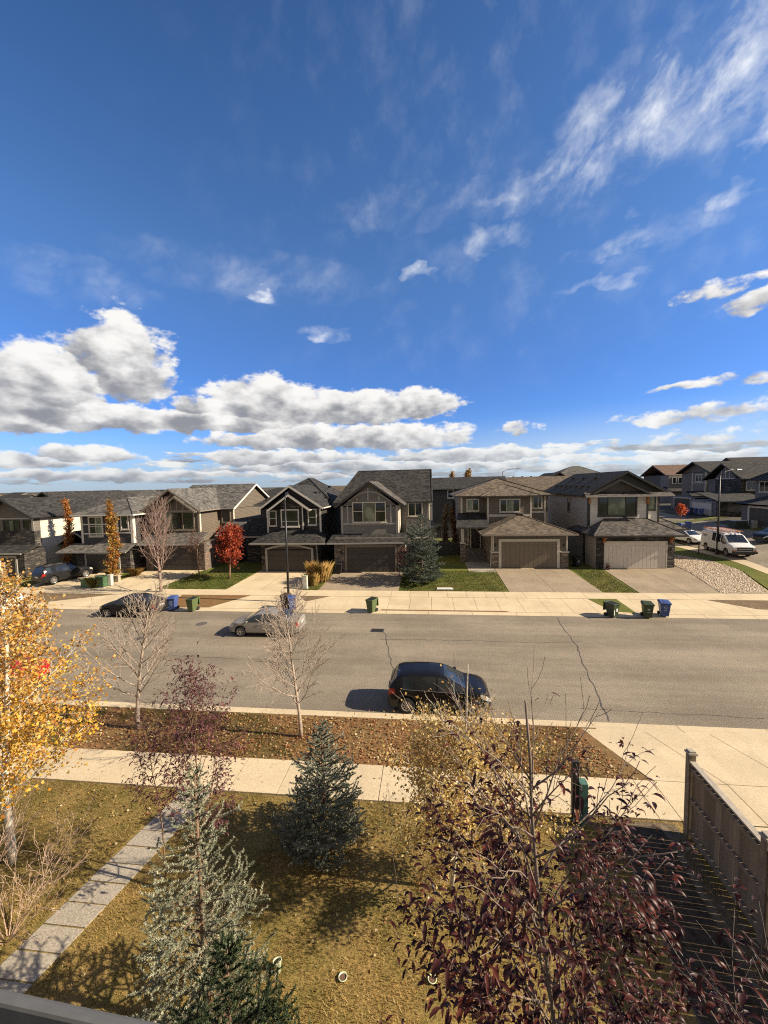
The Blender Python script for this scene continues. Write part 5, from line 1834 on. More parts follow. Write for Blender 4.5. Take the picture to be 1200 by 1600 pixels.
# ornamental grass, bed planting
def tuft(name, label, loc, h, n, cols, seed, spread_=.62, cat='ornamental grass', group=None):
    n *= 3
    rg = np.random.default_rng(seed)
    t = thing(name, label, cat, loc, 0, group)
    a = rg.uniform(0, 6.28, n)
    r = np.abs(rg.normal(0, .17 * h, n))
    base = np.stack([np.cos(a) * r, np.sin(a) * r, np.zeros(n) - .02], 1)
    lean = rg.uniform(0.05, spread_, n)
    H = h * rg.uniform(.6, 1.1, n)
    mid = base + np.stack([np.cos(a) * lean * H * .4, np.sin(a) * lean * H * .4, H * .6], 1)
    tip = base + np.stack([np.cos(a) * lean * H, np.sin(a) * lean * H, H], 1)
    s = np.stack([-np.sin(a), np.cos(a), np.zeros(n)], 1) * (h * .004)
    v = np.stack([base - s, base + s, mid + s * 1.3, tip, mid - s * 1.3], 1).reshape(-1, 3)
    f = np.arange(n * 5).reshape(-1, 5)
    fast_mesh('blades', v, f, LEAF, t, palette(rg, n, cols, .2))
    return t


STRAW = [(0.58, 0.36, 0.14), (0.50, 0.30, 0.11), (0.44, 0.30, 0.10), (0.34, 0.28, 0.08)]
tuft('ornamental_grass', 'tall golden ornamental grass between the black and grey houses', (-9.9, 35.0, .33), 1.8, 300, STRAW, 3)
tuft('ornamental_grass', 'shorter golden grass clump behind the white pedestal', (-10.3, 33.9, .28), 1.2, 160, STRAW, 4)
tuft('ornamental_grass', 'pale grass tuft on the low wall by the navy house', (-31.0, 35.6, .4), .9, 200, STRAW, 5, .8)
tuft('ornamental_grass', 'greenish grass tuft around the green utility boxes', (-30.4, 32.9, .22), 1.0, 200, [(0.20, .19, .05), (.30, .24, .07)], 6, .8)
tuft('ornamental_grass', 'low tawny clump at the end of the navy house bed', (-29.3, 36.5, .42), .8, 200, [(0.35, .18, .05), (.28, .2, .06)], 8, .9)


# ------------------------------------------------------------------ lawn blades and fallen leaves
def vnoise(x, y, s, seed):
    rg = np.random.default_rng(seed)
    o = np.zeros_like(x)
    for k in range(5):
        a, b, c = rg.uniform(-1, 1, 2).tolist() + [rg.uniform(0, 6.28)]
        o += np.sin((x * a + y * b) * s * (1 + k * .6) + c) / (1 + k * .3)
    return o / 2.6


def blades(name, n, box, z, hgt, tintf, seed, wid=.006, mask=None):
    rg = np.random.default_rng(seed)
    x0, x1, y0, y1 = box
    x = rg.uniform(x0, x1, n)
    y = rg.uniform(y0, y1, n)
    if mask is not None:
        k = mask(x, y)
        x, y = x[k], y[k]
    n = len(x)
    zz = z(x, y) if callable(z) else np.full(n, z)
    a = rg.uniform(0, 6.28, n)
    h = hgt * rg.uniform(.5, 1.3, n) * (1 + .55 * vnoise(x, y, 3.2, seed + 50))
    l = rg.uniform(.2, 1.1, n) * h
    b = np.stack([x, y, zz - .005], 1)
    s = np.stack([-np.sin(a), np.cos(a), np.zeros(n)], 1) * wid
    tip = b + np.stack([np.cos(a) * l, np.sin(a) * l, h], 1)
    v = np.stack([b - s, b + s, tip], 1).reshape(-1, 3)
    o = fast_mesh(name, v, np.arange(n * 3).reshape(-1, 3), LEAF, None, np.clip(tintf(rg, x, y), 0, 1))
    return tag(o, kind='stuff')


def near_tint(rg, x, y):
    n = len(x)
    k = .42 + .6 * vnoise(x, y, 1.1, 3) + .35 * vnoise(x, y, 4.0, 4) - np.clip((y - 7.8) / 2.5, -.4, 1) * .45 - np.clip((-x - 5) / 5, 0, 1) * .3 + rg.normal(0, .22, n) + .35 * vnoise(x, y, 9.0, 6)
    k = np.clip(k, 0, 1)[:, None]
    g = np.array([[0.155, 0.125, 0.026]])
    st = np.array([[0.44, 0.29, 0.10]])
    return (g * (1 - k) + st * k) * rg.uniform(.5, 1.5, (n, 1))


def off_path(x, y):
    c = -6.90 - (10.5 - y) * .19
    sp = 4.75 - (10.35 - y) * .1
    return (np.abs(x - c) > .53) & ~((x > sp - .1) & (x < sp + 1.3) & (y < 10.4)) & (x < 6.3)


blades('lawn_grass', 210000, (-15, 6.4, 2.5, 10.56), .10, .055, near_tint, 3, .0055, off_path)


blades('lawn_grass', 26000, (-15, 6.4, 2.5, 10.56), .10, .10, lambda rg, x, y: np.array([[.40, .30, .11]]) * rg.uniform(.5, 1.25, (len(x), 1)), 13, .006,
       lambda x, y: off_path(x, y) & (vnoise(x, y, 2.6, 91) > .18))


def boul_tint(rg, x, y):
    n = len(x)
    k = np.clip(.22 + .8 * vnoise(x, y, .9, 8) + rg.normal(0, .25, n), 0, 1)[:, None]
    return (np.array([[0.105, 0.115, 0.022]]) * (1 - k) + np.array([[0.25, 0.17, 0.055]]) * k) * rg.uniform(.65, 1.3, (n, 1))


blades('boulevard_grass', 120000, (-22, 6.4, 12.05, 14.5), .105, .05, boul_tint, 5, .006,
       lambda x, y: (vnoise(x, y, .8, 21) + .35 * vnoise(x, y, 3, 22) > .42 - 1.5 * np.exp(-((x + 7.2) / 2.6) ** 2) - 1.3 * np.exp(-((x - 3.8) / 1.3) ** 2) - .9 * (x < -13)) & ((x + 1.6) ** 2 / 9 + (y - 13.4) ** 2 / 2 > .9) & (x < 6.5 - (y - 12.05) * .45) & ((x + 11) ** 2 + (y - 13.2) ** 2 > .9))
zv = np.vectorize(zt)


def far_tint(rg, x, y):
    n = len(x)
    k = np.clip(.4 + .6 * vnoise(x, y, .8, 31) + rg.normal(0, .25, n), 0, 1)[:, None]
    return (np.array([[0.085, 0.115, 0.018]]) * (1 - k) + np.array([[0.19, 0.155, 0.045]]) * k) * rg.uniform(.7, 1.3, (n, 1))


for bx in ((-24.0, -17.5, 32.5, 38.2), (-11.1, -9.4, 32.5, 38.0), (-2.4, 6.4, 32.5, 38.8), (13.75, 16.3, 32.5, 39.8)):
    blades('far_lawn_grass', int((bx[1] - bx[0]) * (bx[3] - bx[2]) * 420), bx, lambda x, y: zv(x, y) - .01, .07, far_tint, int(bx[0] * 7 + 900), .02)


def litter(name, n, box, z, size, cols, seed, mask=None):
    rg = np.random.default_rng(seed)
    x0, x1, y0, y1 = box
    x = rg.uniform(x0, x1, n)
    y = rg.uniform(y0, y1, n)
    if mask is not None:
        k = mask(x, y, rg)
        x, y = x[k], y[k]
    p = np.stack([x, y, np.full(len(x), z) + rg.uniform(0, .025, len(x))], 1)
    o = leaf_cloud(name, p, size, cols, LEAF, None, seed, .8, 1.6, .25)
    return tag(o, kind='stuff')


FALLEN = [(0.50, 0.38, 0.16), (0.42, 0.27, 0.09), (0.36, 0.18, 0.07), (0.55, 0.46, 0.26), (0.27, 0.12, 0.05)]
BROWNL = [(0.30, 0.11, 0.045), (0.34, 0.15, 0.06), (0.22, 0.085, 0.04), (0.42, 0.25, 0.10)]
litter('fallen_leaves', 5600, (-15, 6.3, 3.5, 10.5), .135, .065, FALLEN, 3, lambda x, y, r: (r.random(len(x)) < (.18 + .6 * np.clip((y - 7.5) / 3, 0, 1)) * np.clip(.5 + 1.1 * vnoise(x, y, 1.6, 77), .08, 1.4)) & off_path(x, y))
litter('fallen_leaves', 5200, (-22, 6.2, 12.05, 14.5), .13, .065, FALLEN + BROWNL, 4, lambda x, y, r: (x < 6.2 - (y - 12.05) * .45) & (vnoise(x, y, 1.3, 9) > -.35))
litter('fallen_leaves', 7000, (-22, 6.2, 12.05, 14.5), .125, .075, BROWNL + FALLEN[1:4], 6, lambda x, y, r: (x < 6.2 - (y - 12.05) * .45))
litter('fallen_leaves', 260, (-15, 6.3, 10.6, 12.0), .136, .05, BROWNL + FALLEN, 7, lambda x, y, r: r.random(len(x)) < .35)
litter('fallen_leaves', 500, (-20, 6.3, 14.55, 15.2), .05, .05, BROWNL, 9, lambda x, y, r: vnoise(x, y, 1.5, 40) > .1)


def stones():
    """the corner rock bed"""
    rg = np.random.default_rng(12)
    n = 9000
    u, w = rg.random(n), rg.random(n)
    y = 32.6 + 12 * u
    xl = np.interp(y, [32.5, 38, 40, 44.6], [22.35, 23.4, 23.5, 23.6])
    xr = np.interp(y, [32.5, 37.5, 41, 44.6], [25.7, 27.3, 27.0, 26.2])
    x = xl + (xr - xl) * w
    z = zv(x, y) + .03
    s = .04 + .055 * rg.random((n, 1)) ** 2
    ico = np.array([(1, 0, 0), (-1, 0, 0), (0, 1, 0), (0, -1, 0), (0, 0, .7), (0, 0, -.7)], float)
    fc = np.array([(0, 2, 4), (2, 1, 4), (1, 3, 4), (3, 0, 4), (2, 0, 5), (1, 2, 5), (3, 1, 5), (0, 3, 5)])
    v = ico[None] * (1 + rg.uniform(-.35, .35, (n, 6, 1))) * s[:, None]
    a = rg.uniform(0, 6.28, n)
    c, sn = np.cos(a)[:, None], np.sin(a)[:, None]
    v = np.stack([v[..., 0] * c - v[..., 1] * sn, v[..., 0] * sn + v[..., 1] * c, v[..., 2]], -1) + np.stack([x, y, z], 1)[:, None]
    f = (np.arange(n)[:, None, None] * 6 + fc[None]).reshape(-1, 3)
    cols = palette(rg, n, [(0.56, .46, .34), (.46, .36, .26), (.62, .54, .44), (.40, .31, .22), (.52, .41, .30)], .15)
    o = fast_mesh('gravel_bed', v.reshape(-1, 3), f, leaf_mat('rock', .9, 0.0, .2), None, np.repeat(cols, 8, 0))
    tag(o, kind='stuff')


stones()


# ------------------------------------------------------------------ cars
def paint(name, c, metal=0.0, rough=0.28):
    return plain(name, c, rough, 0.03, 2.0, metal, 0.2, 0.12)


RUBBER = plain('rubber', (0.018, 0.018, 0.018), 0.8, 0.2, 20)
RIM = plain('alloy_rim', (0.38, 0.36, 0.34), 0.35, 0.05, 5, 0.7)
RIM_DULL = plain('hubcap', (0.26, 0.235, 0.21), 0.5, 0.1, 9, 0.2)
PLASTIC = plain('black_plastic', (0.022, 0.022, 0.023), 0.6, 0.1)
LAMP_RED = plain('tail_lamp', (0.30, 0.012, 0.01), 0.2, 0.05, 3, 0, .6)
LAMP_CLEAR = plain('head_lamp', (0.50, 0.50, 0.50), 0.15, 0.1, 12, .3, .7)
CARGLASS = glass_mat('car_glass', (0.014, 0.017, 0.02), 0.04)
PLATE = plain('plate', (0.55, 0.52, 0.5), 0.5, 0.1)
CHROME = plain('chrome', (0.5, 0.5, 0.5), 0.2, 0.05, 4, 0.9)
AMBER = plain('amber_lamp', (0.5, 0.14, 0.02), 0.3, 0.05)

SHAPES = dict(
    hatch=dict(top=[(-2.04, .62), (-2.02, .80), (-1.97, 1.0), (-1.90, 1.10), (-1.66, 1.38), (-1.45, 1.455), (-1.0, 1.50), (-.4, 1.515), (.05, 1.48), (.35, 1.40), (1.02, 1.03), (1.12, 1.0), (1.55, .93), (1.85, .80), (1.99, .66), (2.04, .5)],
               belt=[(-2.04, .98), (-1.5, .99), (1.0, .90), (2.04, .85)], w=[(-2.04, .72), (-1.9, .82), (-1.5, .865), (1.4, .865), (1.8, .80), (1.98, .66), (2.04, .56)],
               wheels=(-1.27, 1.32), r=.32, ws=(.22, 1.04), rw=(-1.92, -1.62), side=[(-1.42, -.98), (-.93, -.12), (-.04, .92)], z0=.20),
    sedan=dict(top=[(-2.25, .60), (-2.23, .85), (-2.15, .99), (-1.75, 1.06), (-1.55, 1.10), (-.95, 1.37), (-.6, 1.43), (-.1, 1.455), (.3, 1.41), (.55, 1.33), (1.22, .98), (1.32, .95), (1.85, .84), (2.12, .70), (2.23, .56), (2.25, .45)],
               belt=[(-2.25, .95), (-1.2, .96), (1.2, .88), (2.25, .8)], w=[(-2.25, .70), (-2.1, .81), (-1.6, .87), (1.5, .87), (1.95, .80), (2.18, .62), (2.25, .52)],
               wheels=(-1.30, 1.38), r=.315, ws=(.46, 1.24), rw=(-1.56, -.88), side=[(-1.15, -.92), (-.87, -.06), (.02, 1.10)], z0=.19),
    suv=dict(top=[(-2.3, .62), (-2.28, .95), (-2.2, 1.15), (-2.0, 1.55), (-1.8, 1.68), (-1.0, 1.74), (-.2, 1.74), (.25, 1.66), (.9, 1.17), (1.0, 1.13), (1.7, 1.04), (2.15, .90), (2.28, .7), (2.3, .5)],
             belt=[(-2.3, 1.12), (0, 1.08), (2.3, .95)], w=[(-2.3, .78), (-2.1, .88), (-1.5, .93), (1.6, .93), (2.0, .86), (2.25, .70), (2.3, .6)],
             wheels=(-1.38, 1.42), r=.37, ws=(.18, .92), rw=(-2.2, -1.9), side=[(-1.9, -1.05), (-.98, -.1), (-.02, .8)], z0=.26),
    van=dict(top=[(-2.85, .55), (-2.83, 1.2), (-2.80, 1.9), (-2.7, 2.06), (-1.5, 2.11), (.4, 2.11), (.85, 2.05), (1.1, 1.95), (1.85, 1.33), (1.95, 1.28), (2.5, 1.14), (2.74, 1.02), (2.80, .75), (2.82, .5)],
             belt=[(-2.85, 1.22), (1.0, 1.22), (2.82, 1.0)], w=[(-2.85, .94), (-2.7, .99), (1.8, 1.0), (2.5, .97), (2.76, .9), (2.82, .82)],
             wheels=(-1.78, 1.72), r=.36, ws=(1.0, 1.87), rw=(-2.9, -2.86), side=[(-.72, -.10), (-.02, .72), (.82, 1.72)], z0=.30),
)


def make_car(name, label, kind, loc, rz, mat, group=None, rim=RIM, trimrow=False, spokes=7, roofmat=None):
    S = SHAPES[kind]
    t = thing(name, label, 'van' if kind == 'van' else 'car', loc, rz, group)
    L0, L1 = S['top'][0][0], S['top'][-1][0]
    xs = set(np.round(np.linspace(L0, L1, 84), 3).tolist())
    for k in ('top', 'w'):
        xs |= {round(a, 3) for a, b in S[k]}
    for a, b in list(S['side']) + [S['ws'], S['rw']]:
        xs |= {round(a, 3), round(b, 3)}
    for wx in S['wheels']:
        xs |= {round(wx + s * (S['r'] + .05), 3) for s in (-1, 1)}
    xs = sorted(x for x in xs if L0 <= x <= L1)
    ip = lambda tab, x: float(np.interp(x, [a for a, b in tab], [b for a, b in tab]))
    rows = 10
    G = []
    for x in xs:
        zt_, zb, w = ip(S['top'], x), ip(S['belt'], x), ip(S['w'], x)
        zb = min(zb, zt_ - .03)
        e = min(abs(x - L0), abs(x - L1))
        zlo = S['z0'] + max(0, .12 - e) * .9
        arch = 0
        for wx in S['wheels']:
            R = S['r'] + .045
            if abs(x - wx) < R:
                arch = max(arch, S['r'] + math.sqrt(R * R - (x - wx) ** 2))
        zl = max(zlo, arch)
        zl = min(zl, zb - .05)
        tumble = .36 if kind != 'van' else .13
        wt = w - .03 - tumble * max(0, zt_ - zb - .02)
        wt = max(.25, wt)
        h = zb - zl
        prof = [(w * .90, max(zl - .0, zlo * 1.0) if arch else zl), (w * .985, zl + h * .14), (w * 1.0, zl + h * .45), (w * .995, zl + h * .72), (w * .975, zb),
                (wt + .012, max(zb + .008, zt_ - .075)), (wt - .035, max(zb + .014, zt_ - .03)), (wt - .13, zt_), (wt * .45, zt_ + .018), (0, zt_ + .024)]
        G.append(prof)
    parts = {k: ([], []) for k in ('body', 'lower_trim', 'windshield', 'rear_window', 'sideL0', 'sideL1', 'sideL2', 'sideR0', 'sideR1', 'sideR2', 'hlL', 'hlR', 'tlL', 'tlR', 'grille', 'roof')}

    def put(k, q):
        v, f = parts[k]
        i = len(v)
        v.extend(q)
        f.append((i, i + 1, i + 2, i + 3))
    for sgn in (1, -1):
        sd = 'L' if sgn > 0 else 'R'
        for i in range(len(xs) - 1):
            xm = (xs[i] + xs[i + 1]) / 2
            for j in range(rows - 1):
                a, b = G[i][j], G[i + 1][j]
                c, d = G[i + 1][j + 1], G[i][j + 1]
                q = [(xs[i], sgn * a[0], a[1]), (xs[i + 1], sgn * b[0], b[1]), (xs[i + 1], sgn * c[0], c[1]), (xs[i], sgn * d[0], d[1])]
                if sgn > 0:
                    q.reverse()
                k = 'body'
                if j == 4:
                    for n_, (s0, s1) in enumerate(S['side']):
                        if s0 < xm < s1:
                            k = 'side' + sd + str(n_)
                if j >= 7 and S['ws'][0] < xm < S['ws'][1]:
                    k = 'windshield'
                if j >= 7 and S['rw'][0] < xm < S['rw'][1]:
                    k = 'rear_window'
                if j == 3 and xm > L1 - (.42 if kind != 'van' else .10):
                    k = 'hl' + sd
                if j in ((3,) if kind != 'van' else (2, 3)) and xm < L0 + (.28 if kind != 'van' else .06):
                    k = 'tl' + sd
                if j <= (1 if trimrow else 0) and k == 'body':
                    k = 'lower_trim'
                put(k, q)
    # close the nose and the tail
    for i, rev in ((0, False), (len(xs) - 1, True)):
        x = xs[i]
        for j in range(rows - 1):
            a, b = G[i][j], G[i][j + 1]
            q = [(x, a[0], a[1]), (x, -a[0], a[1]), (x, -b[0], b[1]), (x, b[0], b[1])]
            if rev:
                q.reverse()
            k = 'body'
            if rev and 1 <= j <= 2:
                k = 'grille'
            if j == 0:
                k = 'lower_trim'
            if not rev and kind == 'van' and j == 4:
                k = 'rear_window'
            put(k, q)
    names = dict(body=('body', mat), lower_trim=('lower_trim', PLASTIC), windshield=('windshield', CARGLASS), rear_window=('rear_window', CARGLASS),
                 hlL=('headlight', LAMP_CLEAR), hlR=('headlight', LAMP_CLEAR), tlL=('taillight', LAMP_RED), tlR=('taillight', LAMP_RED), grille=('grille', PLASTIC), roof=('roof', mat))
    body = None
    for k, (v, f) in parts.items():
        if not f:
            continue
        nm, m = names.get(k, ('side_window', CARGLASS))
        mb = MB()
        key = {}
        for face in f:                               # weld
            idx = []
            for q in face:
                p = tuple(round(c, 4) for c in v[q])
                if p not in key:
                    key[p] = len(mb.v)
                    mb.v.append(p)
                if key[p] not in idx:
                    idx.append(key[p])
            if len(idx) > 2:
                mb.f.append(tuple(idx))
                mb.m.append(0)
        o = mb.build(nm, m, t, smooth=True)
        o.data.set_sharp_from_angle(angle=rad(38))
        if k == 'body':
            body = o
    # dark inside of the arches and the floor
    mb = MB()
    w = S['w'][len(S['w']) // 2][1]
    mb.box(L0 + .2, L1 - .2, -w + .16, w - .16, S['z0'] - .02, S['z0'] + .34)
    mb.build('underbody', PLASTIC, t)
    # wheels
    for wx in S['wheels']:
        for sgn in (-1, 1):
            wb = MB()
            y = sgn * (w - .10)
            r = S['r']
            n = 24
            prof = [(r * .66, .09), (r * .93, .10), (r, .07), (r, -.07), (r * .93, -.10), (r * .6, -.10)]
            i0 = 0
            for (rr, yy) in prof:
                for k in range(n):
                    g = 2 * PI * k / n
                    wb.v.append((wx + rr * math.cos(g), y + sgn * yy, r + rr * math.sin(g)))
            for a in range(len(prof) - 1):
                for k in range(n):
                    q = (a * n + k, a * n + (k + 1) % n, (a + 1) * n + (k + 1) % n, (a + 1) * n + k)
                    wb.f.append(q if sgn < 0 else q[::-1])
                    wb.m.append(0)
            wo = wb.build('wheel', RUBBER, t, smooth=True)
            rb = MB()
            yo = y + sgn * .085
            def disc(ra, rb_, ya, yb):
                i = len(rb.v)
                for rr, yy in ((ra, ya), (rb_, yb)):
                    for k in range(n):
                        g = 2 * PI * k / n
                        rb.v.append((wx + rr * math.cos(g), yy, r + rr * math.sin(g)))
                for k in range(n):
                    q = (i + k, i + (k + 1) % n, i + n + (k + 1) % n, i + n + k)
                    rb.f.append(q if sgn < 0 else q[::-1])
                    rb.m.append(0)
            disc(r * .67, r * .60, yo + sgn * .012, yo)
            disc(r * .60, r * .60, yo, yo - sgn * .06)
            disc(r * .17, .001, yo + sgn * .0, yo + sgn * .01)
            for k in range(spokes):
                g = 2 * PI * k / spokes + .2
                c, s_ = math.cos(g), math.sin(g)
                wd = r * .085
                q = []
                for rr, ww in ((r * .12, wd * 1.2), (r * .62, wd * .8)):
                    q += [(wx + c * rr - s_ * ww, r + s_ * rr + c * ww), (wx + c * rr + s_ * ww, r + s_ * rr - c * ww)]
                ring = [(q[0][0], yo, q[0][1]), (q[1][0], yo, q[1][1]), (q[3][0], yo, q[3][1]), (q[2][0], yo, q[2][1])]
                if sgn < 0:
                    ring.reverse()
                rb.extrude(ring, (0, -sgn * .03, 0))
            rb.build('rim', rim, wo)
            db = MB()
            i = len(db.v)
            for k in range(n):
                g = 2 * PI * k / n
                db.v.append((wx + r * .6 * math.cos(g), yo - sgn * .055, r + r * .6 * math.sin(g)))
            db.f.append(tuple(range(n)) if sgn < 0 else tuple(range(n - 1, -1, -1)))
            db.m.append(0)
            db.build('brake_disc', PLASTIC, wo)
    # mirrors, handles, plates
    zb = ip(S['belt'], S['ws'][1] - .2)
    for sgn in (-1, 1):
        mb = MB()
        ww = ip(S['w'], S['ws'][1] - .25)
        mx = S['ws'][1] - .32
        hh = .13 if kind != 'van' else .28
        mb.hexa([(mx - .06, sgn * (ww - .02), zb + .05), (mx + .10, sgn * (ww - .02), zb + .05), (mx + .06, sgn * (ww + .19), zb + .06), (mx - .06, sgn * (ww + .19), zb + .06),
                 (mx - .06, sgn * (ww - .02), zb + .10), (mx + .08, sgn * (ww - .02), zb + .10), (mx + .04, sgn * (ww + .18), zb + .06 + hh), (mx - .06, sgn * (ww + .18), zb + .06 + hh)])
        mb.build('mirror', mat if kind != 'van' else PLASTIC, t, bevel=.015)
        for (s0, s1) in S['side'][1 if kind != 'van' else 2:]:
            hb = MB()
            xx = s0 + .12
            hb.box(xx, xx + .17, sgn * (ip(S['w'], xx) * .985), sgn * (ip(S['w'], xx) * 1.0 + .022), zb - .13, zb - .095)
            hb.build('door_handle', mat, t)
    mb = MB()
    mb.box(L0 - .012, L0 - .004, -.26, .26, .70 if kind != 'van' else .62, .83 if kind != 'van' else .75)
    mb.build('licence_plate', PLATE, t)
    return t


hatch = make_car('hatchback', 'black hatchback parked at the near kerb, its shadow to the left', 'hatch', (0.36, 15.98, 0.005), 0.0, paint('black_paint', (0.008, 0.008, 0.009)), rim=RIM_DULL, trimrow=True, spokes=9)
for s in (-1, 1):
    mb = MB()
    pts = [(-1.42, .985), (-.9, .965), (-.1, .935), (.5, .915), (.95, .905)]
    mb.tube([(x, s * (.852 if x < .6 else .845), z) for x, z in pts], [.009] * 5, 5)
    mb.build('belt_trim', CHROME, hatch)
    for xd in (-.95, -.08, 1.0):
        mb = MB()
        mb.tube([(xd, s * .868, .34), (xd + .02, s * .868, .62), (xd + .01, s * .862, .9)], [.005] * 3, 4)
        mb.build('door_seam', RUBBER, hatch)
mb = MB()
mb.tube([(-1.55, -.3, 1.47), (-1.72, -.3, 1.62)], [.008, .004], 5)
mb.build('antenna', PLASTIC, hatch)
mb = MB()
mb.tube([(-1.93, -.25, 1.09), (-1.80, .28, 1.25)], [.012, .008], 5)
mb.build('wiper', PLASTIC, hatch)
make_car('sedan', 'silver sedan driving along the middle of the road', 'sedan', (-10.05, 23.35, 0.005), PI, paint('silver_paint', (0.27, 0.25, 0.225), .25, .35))
make_car('sedan', 'black sedan parked at the far kerb beside a blue bin', 'sedan', (-21.5, 26.35, 0.005), PI, paint('dark_paint', (0.013, 0.013, 0.015)))
make_car('parked_car', 'dark grey car on the navy house driveway', 'suv', (-35.6, 34.9, zt(-35, 34.9) + .03), rad(74), paint('graphite_paint', (0.016, 0.016, 0.017)))
make_car('parked_car', 'red car mostly hidden behind the golden aspen at the near kerb', 'suv', (-20.4, 16.0, 0.005), 0.0, paint('red_paint', (0.38, 0.012, 0.015)))
make_car('parked_car', 'white car at the left edge of the road', 'suv', (-33.2, 26.0, 0.005), PI, paint('white_paint', (0.62, 0.61, 0.59)))
make_car('sedan', 'white sedan parked on the side street behind the van', 'sedan', (30.7, 50.6, zt(30.7, 50.6) + .04), rad(-82), paint('white_paint', (0.62, 0.61, 0.59)))
make_car('sedan', 'black sedan on the side street at the right edge', 'sedan', (37.3, 46.8, zt(37.2, 46.6) + .04), rad(195), paint('dark_paint', (0.013, 0.013, 0.015)))

van = make_car('work_van', 'white work van with orange ladders on its roof rack', 'van', (30.05, 43.3, zt(30.2, 43.3) + .04), rad(-97), paint('white_paint', (0.62, 0.61, 0.59)), rim=RIM_DULL, spokes=5)
mb = MB()
for x in (-2.2, -.9, .4):
    mb.box(x - .03, x + .03, -.85, .85, 2.2, 2.25)
    for s in (-1, 1):
        mb.box(x - .03, x + .03, s * .85 - .03, s * .85 + .03, 2.0, 2.2)
mb.box(-2.5, .9, -.9, -.86, 2.25, 2.29)
mb.box(-2.5, .9, .86, .9, 2.25, 2.29)
mb.build('roof_rack', plain('rack_white', (.6, .58, .55), .5, .05), van)
mb = MB()
mb.box(2.70, 2.93, -1.0, 1.0, .42, .64)
mb.build('front_bumper', PLASTIC, van, bevel=.03)
mb = MB()
mb.box(2.79, 2.835, -.62, .62, .70, .98)
mb.build('front_grille', PLASTIC, van)
mb = MB()
mb.box(2.835, 2.85, -.55, .55, .82, .86)
mb.build('grille_bar', CHROME, van)
for s in (-1, 1):
    mb = MB()
    mb.box(2.74, 2.845, s * .64, s * .90, .76, .98)
    mb.build('headlight', LAMP_CLEAR, van)
    mb = MB()
    mb.box(2.70, 2.84, s * .64, s * .93, .66, .75)
    mb.build('turn_signal', AMBER, van)
# lettering panel on the van's side: a dark oval mark and two lines
for s in (-1, 1):
    mb = MB()
    for k in range(6):
        a = -2.35 + k * .14
        mb.box(a, a + .09 + .03 * (k % 2), s * .985, s * .9915, 1.62, 1.70 + .05 * (k == 0))
    mb.box(-2.25, -1.65, s * .985, s * .9912, 1.50, 1.53)
    mb.build('side_lettering', PLASTIC, van)


def ladder(label, y, col, x0, x1, rz):
    c = van.matrix_basis.copy()
    l = thing('ladder', label, 'ladder', van.location + Vector((0, 0, 2.30)), rad(-97) + rz, 'ladders on the van roof')
    m = plain('ladder_' + col, (0.55, .16, .04) if col == 'orange' else (.55, .53, .5), .5, .1)
    for s in (-1, 1):
        mb = MB()
        mb.box(x0, x1, y + s * .19 - .025, y + s * .19 + .025, .0, .075)
        mb.build('rail', m, l)
    mb = MB()
    x = x0 + .15
    while x < x1 - .1:
        mb.tube([(x, y - .17, .037), (x, y + .17, .037)], [.018, .018], 6)
        x += .3
    mb.build('rungs', plain('ladder_rung', (.5, .5, .5), .4, .1), l)


ladder('orange ladder nearest the kerb side on the van roof', -.52, 'orange', -2.75, 1.0, 0)
ladder('white ladder lying between the others on the van roof', -.02, 'white', -2.6, .8, rad(1))
ladder('orange ladder on the street side of the van roof', .5, 'orange', -2.5, 1.2, rad(-1))


# ------------------------------------------------------------------ bins
BIN_BLUE = plain('bin_blue', (0.05, 0.085, 0.24), 0.45, 0.12, 4)
BIN_GREEN = plain('bin_green', (0.085, 0.115, 0.045), 0.45, 0.12, 4)
BIN_DGREEN = plain('bin_dark_green', (0.042, 0.058, 0.028), 0.45, 0.12, 4)
BIN_BLACK = plain('bin_black', (0.018, 0.018, 0.019), 0.5, 0.12, 4)
BIN_BROWN = plain('bin_brown', (0.07, 0.045, 0.03), 0.5, 0.12, 4)
MARK = plain('bin_mark', (0.55, 0.55, 0.55), 0.6, 0.05)


